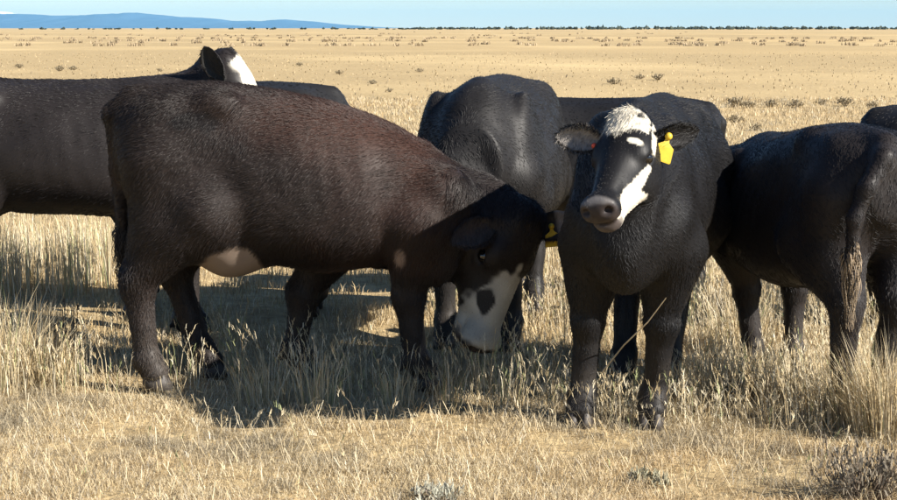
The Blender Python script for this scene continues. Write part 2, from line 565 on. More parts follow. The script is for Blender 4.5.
    for (pp, yy, rr) in spots:  # shading of body hollows, painted dark into the coat
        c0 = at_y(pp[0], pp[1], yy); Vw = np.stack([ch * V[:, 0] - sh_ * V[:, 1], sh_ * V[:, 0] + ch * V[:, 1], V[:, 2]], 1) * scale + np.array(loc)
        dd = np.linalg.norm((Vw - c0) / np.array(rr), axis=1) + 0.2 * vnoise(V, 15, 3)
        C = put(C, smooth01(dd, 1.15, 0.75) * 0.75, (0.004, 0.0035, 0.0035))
    if hlen_fn: LEN = hlen_fn(LEN, V, HL, inhead)
    # ------- objects
    root = empty(name, loc, heading)
    root.scale = (scale,) * 3
    tag(root, label, 'cow', 'black cattle standing in the dry grass')
    body = new_mesh('body', V, Q, 4, M_COAT, root, col=np.clip(C, 0.002, 0.9))
    parts = [(V, Q, C, LEN, Nn)]
    # eyes
    for s in (-1, 1):
        uv = uvs(0.0245 * HS, 14, 10)
        o = new_mesh('eye', uv[0] + hp(0.165, s * 0.0990, -0.096), uv[1], 4, M_EYE, root)
    # ears
    er = dict(l={}, r={})
    if ears: er.update(ears)
    for key, s in (('r', -1), ('l', 1)):
        e = dict(dir=(-0.10, 1.0, -0.22), face=(0.45, 0.2, 0.85), length=0.19, width=0.105, col=base, inner=(0.05, 0.04, 0.035), tip=None)
        e.update(er[key])
        dv = e['dir']; fv = e['face']
        dl = unit(D * dv[0] + S * dv[1] * s + U * dv[2]); fl = D * fv[0] + S * fv[1] * s + U * fv[2]
        if 'wdir' in e: dl = unit(w2l(e['wdir']))
        if 'wface' in e: fl = w2l(e['wface'])
        fl = unit(fl - dl * np.dot(fl, dl)); wl = np.cross(fl, dl)
        b0 = hp(0.045, s * 0.095, -0.085)
        ev, ef, ec, el_ = ear_mesh(b0, dl, fl, wl, e['length'] * HS, e['width'] * HS, e['col'], e['inner'], e['tip'], seed)
        new_mesh('ear', ev, ef, 4, M_COAT, root, col=ec)
        parts.append((ev, ef, ec, el_ , vert_normals(ev, ef)))
        for tg in tags:
            if tg['ear'] != key: continue
            build_tag(dict(tg, **{q: w2l(tg[q]) for q in ('down', 'normal') if q in tg}), b0, dl, fl, wl, e['length'] * HS, root, D, S * s, U)
    for to, dr in hooves:
        hv, hf = hoof_mesh(to, dr)
        new_mesh('hoof', hv, hf, 4, M_HOOF, root)
    # coat
    if hair and not QUICK:
        flow_fn = lambda p: flow(p, P, D, HS, R)
        coat('coat', parts, hair, hair_w, flow_fn, root, hair_bright, seed, lift_r)
    # tail switch
    t0, t1 = np.array(tl[-2], float), np.array(tl[-1], float)
    switch('tail_switch', t0 * 0.35 + t1 * 0.65, unit(t1 - t0), root, tail_hair, tail_tip, 0.34, seed)
    return root

def uvs(r, nu, nv):
    th = np.linspace(0, 2 * math.pi, nu, endpoint=False); ph = np.linspace(0.02, math.pi - 0.02, nv)
    T_, P_ = np.meshgrid(th, ph, indexing='ij')
    v = r * np.stack([np.sin(P_) * np.cos(T_), np.sin(P_) * np.sin(T_), np.cos(P_)], -1).reshape(-1, 3)
    f = []
    for i in range(nu):
        for j in range(nv - 1):
            a, b = i * nv + j, ((i + 1) % nu) * nv + j
            f.append((a, a + 1, b + 1, b))
    return v, np.array(f)

def ear_mesh(b0, dl, fl, wl, L, Wd, col, inner, tip, seed):
    nu, nv = 14, 9
    u = np.linspace(0, 1, nu); v = np.linspace(-1, 1, nv)
    Ug, Vg = np.meshgrid(u, v, indexing='ij')
    wp = np.interp(Ug, [0, 0.12, 0.35, 0.6, 0.82, 0.95, 1], [0.28, 0.5, 0.92, 1.0, 0.72, 0.35, 0.05]) * Wd / 2
    cup = (0.60 * (1 - Ug) ** 0.8 + 0.22)
    ang = Vg * 1.45 * cup
    rad = wp / np.maximum(np.sin(1.45 * cup), 0.2)
    y = rad * np.sin(ang); z = rad * (1 - np.cos(ang)) - 0.02 * L * Ug
    p_in = b0 + dl * (Ug[..., None] * L) + wl * y[..., None] + fl * z[..., None]
    th = 0.006 * (1 - 0.6 * Ug)[..., None]
    p_out = p_in - fl * th * 1.6 - 0.0
    V = np.concatenate([p_in.reshape(-1, 3), p_out.reshape(-1, 3)])
    F = []
    n = nu * nv
    for i in range(nu - 1):
        for j in range(nv - 1):
            a = i * nv + j
            F.append((a, a + nv, a + nv + 1, a + 1))
            F.append((n + a, n + a + 1, n + a + nv + 1, n + a + nv))
        a = i * nv
        F.append((a, n + a, n + a + nv, a + nv)); a = i * nv + nv - 1
        F.append((a, a + nv, n + a + nv, n + a))
    F = np.array(F)
    C = np.empty((2 * n, 3)); C[:n] = inner; C[n:] = col
    edge = (np.abs(Vg) > 0.8).reshape(-1)
    C[:n][edge] = col
    if tip is not None:
        tm = (Ug.reshape(-1) > tip[0])
        C[:n][tm] = tip[1]; C[n:][tm] = tip[1]
    LEN = np.full(2 * n, 0.020)
    LEN[:n] = 0.022
    return V, F, C, LEN

def build_tag(tg, b0, dl, fl, wl, L, root, D, S, U):
    """plastic ear tag: neck and flared plate hanging from the ear, with its button"""
    k = tg.get('at', 0.5)
    c = b0 + dl * L * k + fl * 0.012 + wl * tg.get('w', 0.0)
    if tg.get('button'):
        v, f = uvs(0.011, 12, 8)
        v = v * np.array([1, 1, 1.0])
        new_mesh('ear_button', c + v, f, 4, tg['mat'], root)
        return
    dn = unit(tg['down']); nr = np.array(tg['normal'], float); nr = unit(nr - dn * np.dot(nr, dn)); sd = np.cross(dn, nr)
    s = tg.get('size', 1.0)
    prof = [(0.0, 0.008), (0.012, 0.007), (0.020, 0.009), (0.028, 0.020), (0.034, 0.029), (0.078, 0.034), (0.082, 0.031)]
    V = []
    for (t, w) in prof:
        bend = 0.006 * math.sin(t * 28)
        for sg in (-1, 1):
            for z in (-0.0012, 0.0012):
                V.append(c + s * (dn * t + sd * w * sg + nr * (z + bend)))
    F = []
    for i in range(len(prof) - 1):
        a = 4 * i; b = a + 4
        F += [(a, a + 2, b + 2, b), (a + 1, b + 1, b + 3, a + 3), (a, b, b + 1, a + 1), (a + 2, a + 3, b + 3, b + 2)]
    F += [(0, 1, 3, 2), (b, b + 2, b + 3, b + 1)]
    o = new_mesh('ear_tag', np.array(V), np.array(F), 4, tg['mat'], root, smooth=False)
    v, f = uvs(0.012 * s, 12, 8)
    new_mesh('ear_tag_stud', v + c + nr * 0.004, f, 4, tg['mat'], o)

def hoof_mesh(to, dr):
    """two claws of one hoof"""
    sd = np.array([-dr[1], dr[0], 0])
    V, F = [], []
    for s in (-1, 1):
        base = len(V)
        rings = [(0.0, 1.12), (0.035, 1.0), (0.07, 0.85), (0.085, 0.6)]
        n = 10
        for z, sc_ in rings:
            for i in range(n):
                a = 2 * math.pi * i / n
                x, y = math.cos(a), math.sin(a)
                p = to * (1, 1, 0) + dr * (x * 0.058 * sc_ + 0.014 * (1 - z / 0.085)) + sd * (s * 0.025 + y * 0.027 * sc_)
                V.append((p[0], p[1], z - 0.002))
        for r in range(len(rings) - 1):
            for i in range(n):
                a = base + r * n + i; b = base + r * n + (i + 1) % n
                F.append((a, b, b + n, a + n))
        for i in range(1, n - 2, 2):
            F.append((base, base + i + 2 if i + 2 < n else base + n - 1, base + i + 1, base + i))
            q = base + 3 * n
            F.append((q, q + i, q + i + 1, q + min(i + 2, n - 1)))
    return np.array(V), np.array(F)

def flow(p, P, D, HS, R):
    """lie of the hair: backwards and down on the trunk, down on the legs, down the face"""
    f = np.tile(np.array([-0.75, 0.0, -0.55]), (len(p), 1))
    leg = smooth01(p[:, 2], 0.75, 0.5)[:, None]
    f = f * (1 - leg) + np.array([-0.12, 0, -1.0]) * leg
    hl = (p - P) @ R.T / HS
    inh = ((hl[:, 0] > -0.08) & (hl[:, 0] < 0.56) & (np.abs(hl[:, 1]) < 0.3) & (hl[:, 2] < 0.12) & (hl[:, 2] > -0.3))[:, None]
    f = np.where(inh, D * 0.9 + R[2] * 0.15, f)
    f = f + 0.38 * np.stack([vnoise(p, 6.5, 3), vnoise(p, 6.5, 5), vnoise(p, 6.5, 9)], 1)
    return f

def coat(name, parts, n, width, flow_fn, root, bright, seed, lift_r):
    r = np.random.default_rng(seed + 100)
    tris, areas = [], []
    for pi, (V, Q, C, LEN, Nn) in enumerate(parts):
        T3 = np.concatenate([Q[:, [0, 1, 2]], Q[:, [0, 2, 3]]])
        a = 0.5 * np.linalg.norm(np.cross(V[T3[:, 1]] - V[T3[:, 0]], V[T3[:, 2]] - V[T3[:, 0]]), axis=1)
        a = a * (LEN[T3].mean(1) > 0.002)
        if pi > 0: a = a * 1.6
        HLd = 1.0
        tris.append(T3); areas.append(a)
    tot = sum(a.sum() for a in areas)
    pos, nor, col, ln = [], [], [], []
    for (V, Q, C, LEN, Nn), T3, a in zip(parts, tris, areas):
        m = int(n * a.sum() / tot)
        if m < 1: continue
        idx = r.choice(len(a), m, p=a / a.sum())
        b = r.random((m, 2)); sw = b.sum(1) > 1; b[sw] = 1 - b[sw]
        w = np.stack([1 - b.sum(1), b[:, 0], b[:, 1]], 1)
        t = T3[idx]
        for arr, dst in ((V, pos), (Nn, nor), (C, col)):
            dst.append((arr[t] * w[..., None]).sum(1))
        ln.append((LEN[t] * w).sum(1))
    pos, nor, col, ln = map(np.concatenate, (pos, nor, col, ln))
    nor /= np.linalg.norm(nor, axis=1, keepdims=True) + 1e-9
    f = flow_fn(pos)
    f = f - nor * (f * nor).sum(1, keepdims=True)
    f /= np.linalg.norm(f, axis=1, keepdims=True) + 1e-6
    f += 0.15 * r.normal(size=f.shape)
    ln = ln * r.uniform(0.6, 1.25, len(ln))
    lift = r.uniform(lift_r[0], lift_r[1], len(ln))[:, None]
    k = 4
    pts = np.empty((len(pos), k, 3), dtype=np.float32)
    for j in range(k):
        t = j / (k - 1)
        pts[:, j] = pos + (ln * t)[:, None] * (f * (0.55 + 0.45 * t) + nor * lift * (1.25 - 0.8 * t)) - nor * 0.001
    rad = np.array([1.0, 0.9, 0.6, 0.15], dtype=np.float32)[None, :] * (width * r.uniform(0.7, 1.2, len(pos)))[:, None].astype(np.float32)
    c = col * r.uniform(0.65, bright, len(pos))[:, None]
    curves_obj(name, pts, rad, c, M_HAIR, root)

def curves_obj(name, pts, rad, col, mat, parent):
    n, k, _ = pts.shape
    hc = bpy.data.hair_curves.new(name)
    hc.add_curves([k] * n)
    hc.attributes['position'].data.foreach_set('vector', np.ascontiguousarray(pts, dtype=np.float32).reshape(-1))
    if 'radius' not in hc.attributes: hc.attributes.new('radius', 'FLOAT', 'POINT')
    hc.attributes['radius'].data.foreach_set('value', np.ascontiguousarray(rad, dtype=np.float32).reshape(-1))
    a = hc.attributes.new('Col', 'FLOAT_COLOR', 'CURVE')
    c4 = np.ones((n, 4), dtype=np.float32); c4[:, :3] = np.clip(col, 0.001, 0.95)
    a.data.foreach_set('color', c4.reshape(-1))
    hc.materials.append(mat)
    o = bpy.data.objects.new(name, hc)
    COL.objects.link(o)
    o.parent = parent
    return o

def switch(name, p, d, root, col, tip, L, seed, n=420):
    """the brush of long hair at the end of the tail"""
    r = np.random.default_rng(seed + 55)
    k = 8
    side = r.normal(size=(n, 3)); side -= (side @ d)[:, None] * d
    side /= np.linalg.norm(side, axis=1, keepdims=True)
    st = r.random(n) * 0.45
    ln = L * r.uniform(0.3, 1.1, n)
    pts = np.empty((n, k, 3))
    down = np.array([0, 0, -1.0])
    ph = r.uniform(0, 6.28, n); wv = r.uniform(0.004, 0.026, n)
    for j in range(k):
        t = j / (k - 1)
        sp = 0.018 + 0.030 * math.sin(math.pi * min(1, t * 1.1)) * (1 - 0.5 * t)
        ax = d * (1 - t) + down * t
        pts[:, j] = p + d * (st * 0.3 * L)[:, None] + ax * (ln * t)[:, None] + side * (sp * r.uniform(0.9, 1.1, n) * (0.4 + 0.6 * st / 0.45))[:, None]
        pts[:, j] += np.array([1, 0, 0]) * (wv * np.sin(ph + t * 9))[:, None]
    rad = np.linspace(1, 0.3, k)[None, :] * 0.0016 * np.ones((n, 1))
    c = np.array(col)[None, :] * r.uniform(0.6, 1.5, n)[:, None]
    if tip is not None:
        m = r.random(n) < tip[0]
        c[m] = np.array(tip[1])[None, :] * r.uniform(0.5, 1.2, m.sum())[:, None]
    curves_obj(name, pts, rad, c, M_HAIR, root)


# ------------------------------------------------------------------ ground height
def ground_z(x, y):
    x = np.asarray(x, float); y = np.asarray(y, float)
    p = np.stack([x, y, np.zeros_like(x)], 1)
    near = np.exp(-(np.maximum(y - 6, 0) / 25) ** 2)
    z = 0.022 * vnoise(p, 1.1, 31) + 0.010 * vnoise(p, 3.7, 37)
    return (z - 0.012) * near

# ------------------------------------------------------------------ the plain
def mat_ground():
    m, nt, out = mat_new('dry_plain')
    b = N(nt, 'ShaderNodeBsdfPrincipled')
    b.inputs['Roughness'].default_value = 0.95
    b.inputs['Specular IOR Level'].default_value = 0.1
    g = N(nt, 'ShaderNodeNewGeometry')
    def noise(scale, detail, stretch=(1, 1, 1)):
        mp = N(nt, 'ShaderNodeMapping'); mp.inputs['Scale'].default_value = stretch
        nz = N(nt, 'ShaderNodeTexNoise', Scale=scale, Detail=detail, Roughness=0.6)
        nt.links.new(g.outputs['Position'], mp.inputs['Vector']); nt.links.new(mp.outputs[0], nz.inputs['Vector'])
        return nz.outputs['Fac']
    def ramp(fac, a, b_):
        r = N(nt, 'ShaderNodeMapRange'); r.inputs['From Min'].default_value = a; r.inputs['From Max'].default_value = b_
        nt.links.new(fac, r.inputs['Value']); return r.outputs['Result']
    def mix(fac, A, B):
        mx = N(nt, 'ShaderNodeMix', data_type='RGBA')
        if hasattr(A, 'links'): nt.links.new(A, mx.inputs['A'])
        else: mx.inputs['A'].default_value = (*A, 1)
        if hasattr(B, 'links'): nt.links.new(B, mx.inputs['B'])
        else: mx.inputs['B'].default_value = (*B, 1)
        nt.links.new(fac, mx.inputs['Factor']); return mx.outputs['Result']
    c = mix(ramp(noise(9.0, 6), 0.35, 0.65), (0.30, 0.215, 0.11), (0.52, 0.395, 0.21))
    c = mix(ramp(noise(0.9, 5), 0.58, 0.75), c, (0.30, 0.23, 0.13))
    c = mix(ramp(noise(0.03, 5, (1, 0.6, 1)), 0.48, 0.72), c, (0.66, 0.50, 0.26))
    c = mix(ramp(noise(0.006, 4, (0.5, 1, 1)), 0.50, 0.70), c, (0.55, 0.40, 0.20))
    c = mix(ramp(noise(0.35, 6), 0.66, 0.74), c, (0.24, 0.20, 0.12))
    nt.links.new(c, b.inputs['Base Color'])
    bp = N(nt, 'ShaderNodeBump', Strength=0.6, Distance=0.03)
    nt.links.new(noise(30.0, 6), bp.inputs['Height'])
    nt.links.new(bp.outputs[0], b.inputs['Normal'])
    nt.links.new(b.outputs[0], out.inputs['Surface'])
    return m

def axis_steps(lo_f, hi_f, step, far_lo, far_hi, grow=1.16):
    mid = list(np.arange(lo_f, hi_f + 1e-6, step))
    up, d = [], step
    while mid[-1] + sum(up) < 1e9:
        d *= grow
        nxt = (up[-1] if up else mid[-1]) + d
        if nxt > far_hi: break
        up.append(nxt)
    up.append(far_hi)
    dn, d = [], step
    while True:
        d *= grow
        nxt = (dn[-1] if dn else mid[0]) - d
        if nxt < far_lo: break
        dn.append(nxt)
    dn.append(far_lo)
    return np.array(dn[::-1] + mid + up)

gx = axis_steps(-4.5, 4.5, 0.07, -40000, 40000)
gy = axis_steps(5.0, 14.0, 0.07, -3000, 45000)
GX, GY = np.meshgrid(gx, gy, indexing='ij')
GZ = ground_z(GX.ravel(), GY.ravel())
ii, jj = np.meshgrid(np.arange(len(gx) - 1), np.arange(len(gy) - 1), indexing='ij')
a0 = (ii * len(gy) + jj).ravel()
gq = np.stack([a0, a0 + len(gy), a0 + len(gy) + 1, a0 + 1], 1)
tag(new_mesh('ground', np.stack([GX.ravel(), GY.ravel(), GZ], 1), gq, 4, mat_ground()), kind='structure')

# ------------------------------------------------------------------ blue range on the horizon and the far line of trees
def build_mountains():
    Y0 = 36000.0
    prof = [(-900, 22), (-600, 12), (-400, 15), (-250, 11), (-120, 14), (-60, 11), (0, 11.3), (12, 11.6), (22, 14.2), (50, 15.5), (80, 14.8), (110, 14.0), (135, 13.2), (160, 14.3),
            (185, 16.8), (210, 18.2), (235, 20.3), (262, 20.8), (288, 19.2), (305, 20.5), (325, 22.8), (345, 24.8), (365, 26.0), (385, 27.2), (420, 28.0)]
    px = np.linspace(-900, 420, 420)
    top = np.interp(px, [p[0] for p in prof], [p[1] for p in prof])
    hgt = np.maximum((28 - top) / FPX * Y0, 0.0)
    q = np.stack([px * 0.05, px * 0, px * 0], 1)
    hgt = hgt * (1 + 0.10 * fbm(q, 1.0, 3)) 
    rows = [(-7000, 0.0), (-6000, 0.10), (-5200, 0.18), (-4500, 0.30), (-3800, 0.36), (-3000, 0.52), (-2200, 0.62), (-1500, 0.80), (-700, 0.88), (0, 1.0), (1800, 0.7), (4000, 0.0)]
    V = []
    for dy, k in rows:
        Y = Y0 + dy
        X = (px - W0 / 2) / FPX * Y0
        w = 1 + (0.30 * fbm(np.stack([px * 0.07 + dy * 0.0006, px * 0 + dy * 0.0007, px * 0], 1), 1.0, 8) if 0 < k < 1 else 0)
        V.append(np.stack([X, np.full_like(X, Y), hgt * k * w - (3.0 if k == 0 else 0)], 1))
    V = np.stack(V)                                   # rows, n, 3
    n = len(px)
    F = []
    for r in range(len(rows) - 1):
        a = r * n + np.arange(n - 1)
        F.append(np.stack([a, a + 1, a + n + 1, a + n], 1))
    m, nt, out = mat_new('haze_blue_forest_range')
    b = N(nt, 'ShaderNodeBsdfPrincipled'); b.inputs['Roughness'].default_value = 1.0; b.inputs['Specular IOR Level'].default_value = 0
    g = N(nt, 'ShaderNodeNewGeometry')
    sx = N(nt, 'ShaderNodeSeparateXYZ'); nt.links.new(g.outputs['Position'], sx.inputs[0])
    nz = N(nt, 'ShaderNodeTexNoise', Scale=0.0012, Detail=5.0); nt.links.new(g.outputs['Position'], nz.inputs['Vector'])
    mx = N(nt, 'ShaderNodeMix', data_type='RGBA'); mx.inputs['A'].default_value = (0.05, 0.11, 0.21, 1); mx.inputs['B'].default_value = (0.10, 0.17, 0.26, 1)  # blue of the distant haze mixed into the forest colour
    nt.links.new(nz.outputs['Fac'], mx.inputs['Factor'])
    # snow on the highest ground at the west end
    ad = N(nt, 'ShaderNodeMath', operation='MULTIPLY_ADD'); ad.inputs[1].default_value = 60.0; nt.links.new(nz.outputs['Fac'], ad.inputs[0]); nt.links.new(sx.outputs['Z'], ad.inputs[2])
    mr = N(nt, 'ShaderNodeMapRange'); mr.inputs['From Min'].default_value = 285; mr.inputs['From Max'].default_value = 300; nt.links.new(ad.outputs[0], mr.inputs['Value'])
    lt_ = N(nt, 'ShaderNodeMath', operation='LESS_THAN'); lt_.inputs[1].default_value = -8150.0; nt.links.new(sx.outputs['X'], lt_.inputs[0])
    ml = N(nt, 'ShaderNodeMath', operation='MULTIPLY'); nt.links.new(mr.outputs[0], ml.inputs[0]); nt.links.new(lt_.outputs[0], ml.inputs[1])
    m2 = N(nt, 'ShaderNodeMix', data_type='RGBA'); m2.inputs['B'].default_value = (0.85, 0.87, 0.9, 1)
    nt.links.new(ml.outputs[0], m2.inputs['Factor']); nt.links.new(mx.outputs['Result'], m2.inputs['A'])
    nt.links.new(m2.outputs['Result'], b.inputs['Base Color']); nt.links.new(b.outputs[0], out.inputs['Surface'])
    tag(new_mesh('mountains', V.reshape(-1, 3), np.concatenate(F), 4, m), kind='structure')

build_mountains()

def build_tree_line():
    r = np.random.default_rng(21)
    Vs, Fs, Cs = [], [], []
    n0 = 0
    ico = [(0, 0, 1)] + [(math.cos(a), math.sin(a), 0.35) for a in np.arange(5) * 1.2566] + [(math.cos(a + 0.63), math.sin(a + 0.63), -0.35) for a in np.arange(5) * 1.2566] + [(0, 0, -1)]
    ico = np.array(ico)
    fi = [(0, i + 1, (i + 1) % 5 + 1) for i in range(5)] + [(i + 1, i + 6, (i + 1) % 5 + 1) for i in range(5)] + [((i + 1) % 5 + 1, i + 6, (i + 1) % 5 + 6) for i in range(5)] + [(11, (i + 1) % 5 + 6, i + 6) for i in range(5)]
    fi = np.array(fi)
    X = -480.0
    while X < 1600:
        px = X / 2100 * FPX + 448
        dens = 0.85 + 0.6 * vnoise(np.array([[X * 0.004, 0, 0]]), 1.0, 5)[0]
        if px < 400: dens *= 0.45
        X += r.uniform(1.2, 3.5) / max(dens, 0.25)
        Y = r.uniform(2000, 2350)
        for k in range(r.integers(1, 4)):
            s = r.uniform(1.0, 2.3)
            hgt = r.uniform(1.7, 3.5) * (0.8 + 0.5 * max(0, dens - 0.6))
            v = ico * (1 + 0.35 * r.normal(size=(12, 1))) * np.array((s, s, hgt / 2)) + np.array((X + r.normal() * 2, Y, hgt / 2 - 0.2))
            Vs.append(v); Fs.append(fi + n0); n0 += 12
            Cs.append(np.tile(np.array((0.045, 0.058, 0.040)) * r.uniform(0.6, 1.3), (12, 1)))
    o = new_mesh('far_tree_line', np.concatenate(Vs), np.concatenate(Fs), 3, M_SAGE, col=np.concatenate(Cs), smooth=False)
    tag(o, 'thin dark line of distant trees along the horizon', 'trees', kind='stuff')

build_tree_line()

# ------------------------------------------------------------------ the cattle
def ang(v): return math.atan2(v[1], v[0])

def paint_plain(spots=()):
    def f(C, LEN, V, HL, inh, hm):
        for c, r, col in spots:
            d = np.linalg.norm((V - np.array(c)) / np.array(r), axis=1) + 0.25 * vnoise(V, 22, 4)
            m = smooth01(d, 1.1, 0.8)[:, None]
            C = C * (1 - m) + np.array(col) * m
        return C, LEN
    return f

WHITE = np.array((0.62, 0.57, 0.47))

def put(C, m, col):
    m = np.clip(m, 0, 1)[:, None]
    return C * (1 - m) + np.array(col) * m

def paint_b(C, LEN, V, HL, inh, hm):
    # rusty brown over back and ribs, greyer haunch, bare udder
    red = smooth01(fbm(V, 2.2, 12) + 0.9 * smooth01(V[:, 0], -0.6, 0.3) + 0.6 * smooth01(V[:, 2], 0.8, 1.2), 0.5, 1.6)
    C = put(C, red * 0.9 * (V[:, 2] > 0.5), (0.046, 0.021, 0.014))
    d = np.linalg.norm((V - np.array((-0.37, -0.06, 0.55))) / np.array((0.155, 0.25, 0.15)), axis=1) + 0.12 * vnoise(V, 18, 4)
    ud = smooth01(d, 1.05, 0.9)
    C = put(C, ud, (0.24, 0.185, 0.145))
    LEN = LEN * (1 - 0.97 * ud)
    d = np.linalg.norm((V - np.array((0.37, -0.2, 0.60))) / np.array((0.04, 0.12, 0.07)), axis=1)
    C = put(C, smooth01(d, 1.1, 0.8), (0.28, 0.20, 0.15))
    d = np.hypot((V[:, 0] + 0.50) / 0.10, (V[:, 2] - 1.165) / 0.045) + 0.3 * vnoise(V, 14, 21)
    C = put(C, smooth01(d, 1.15, 0.8) * (V[:, 1] < 0) * 0.8, (0.006, 0.005, 0.005))
    # bits of dried seed and mud caught in the coat
    sp = smooth01(vnoise(V, 55, 40) + 0.5 * vnoise(V, 120, 41), 0.95, 1.15) * smooth01(fbm(V, 4, 44), 0.15, 0.5) * (V[:, 2] > 0.7)
    C = put(C, sp * 0.8, (0.22, 0.18, 0.13))
    # white lower half of the face with a black spot
    C = put(C, smooth01(V[:, 0], 0.45, 0.72) * 0.75, (0.009, 0.008, 0.008))  # shadow over neck and head painted into the coat as black
    n = 0.03 * vnoise(V, 11, 6) + 0.025 * vnoise(V, 32, 7)
    w = smooth01(HL[:, 0] + 0.9 * (HL[:, 2] + 0.1) + n, 0.27, 0.29) * inh
    C = put(C, w, WHITE * 0.62 * (1 + 0.25 * vnoise(V, 16, 77)[:, None]))
    d = np.linalg.norm((HL - np.array((0.315, -0.06, -0.070))) / np.array((0.048, 0.06, 0.026)), axis=1) + 0.55 * vnoise(V, 26, 2)
    C = put(C, smooth01(d, 1.1, 0.85), (0.015, 0.014, 0.014))
    return C, LEN

def paint_d(C, LEN, V, HL, inh, hm):
    X, Y, Z = HL[:, 0], HL[:, 1], HL[:, 2]
    n = vnoise(V, 30, 6) * 0.22 + vnoise(V, 70, 8) * 0.12
    tuft = smooth01(np.hypot((X - 0.045) / (0.10 - 0.25 * np.abs(Y + 0.02)), (Y - 0.005) / 0.088) + 1.6 * n, 1.05, 0.88) * (Z > -0.12) * inh
    C = put(C, tuft, WHITE)
    # strip from the poll round the outside of the left eye
    m = smooth01(np.abs(Z + 0.075 + 0.25 * np.maximum(X - 0.06, 0)) / 0.02 + n, 1.1, 0.85) * (Y > 0.055) * (X > -0.01) * (X < 0.135) * inh
    C = put(C, m, WHITE)
    m = smooth01(np.hypot((X - 0.155) / 0.014, (Y - 0.075) / 0.028) + n, 1.1, 0.85) * (Z > -0.08) * inh
    C = put(C, m, WHITE)
    # cheek and jaw strip
    cz = -0.125 - 0.10 * (X - 0.2); hw = np.interp(X, [0.17, 0.22, 0.30, 0.36, 0.44, 0.47], [0.014, 0.018, 0.036, 0.05, 0.035, 0.0])
    m = smooth01(np.abs(Z - cz) / (hw + 1e-4) + n, 1.1, 0.88) * (Y > 0.02) * (X > 0.185) * (X < 0.47) * inh
    C = put(C, m, WHITE)
    m = smooth01(np.hypot((X - 0.35) / 0.09, (Z + 0.18) / 0.05) + n, 1.05, 0.9) * (Y > -0.03) * inh
    C = put(C, m, WHITE)
    # jaw and throat
    m = smooth01(np.hypot((X - 0.33) / 0.09, (Z + 0.215) / 0.04) + n, 1.05, 0.9) * (Y > -0.01) * inh
    C = put(C, m, WHITE)
    m = smooth01(np.abs(X - 0.475) + 0.25 * np.abs(Y), 0.035, 0.015) * (Z > -0.065) * inh
    C = put(C, m * 0.6, (0.25, 0.23, 0.22))
    LEN = LEN + 0.028 * tuft * (0.6 + 0.4 * vnoise(V, 40, 3))
    return C, LEN

def paint_a(C, LEN, V, HL, inh, hm):
    X, Y, Z = HL[:, 0], HL[:, 1], HL[:, 2]
    n = vnoise(V, 24, 6) * 0.02
    w = smooth01(Z + n - 0.25 * np.abs(Y) + 0.15 * X, -0.035, -0.015) * inh * (X > 0.01)
    C = put(C, w, WHITE)
    C = put(C, smooth01(np.hypot((X - 0.2) / 0.03, (Y + 0.05) / 0.03), 1.1, 0.8) * inh, (0.02, 0.018, 0.018))
    d = np.linalg.norm((V - np.array((0.46, -0.22, 0.68))) / np.array((0.05, 0.08, 0.05)), axis=1)
    C = put(C, smooth01(d, 1.1, 0.7), (0.35, 0.3, 0.24))
    return C, LEN

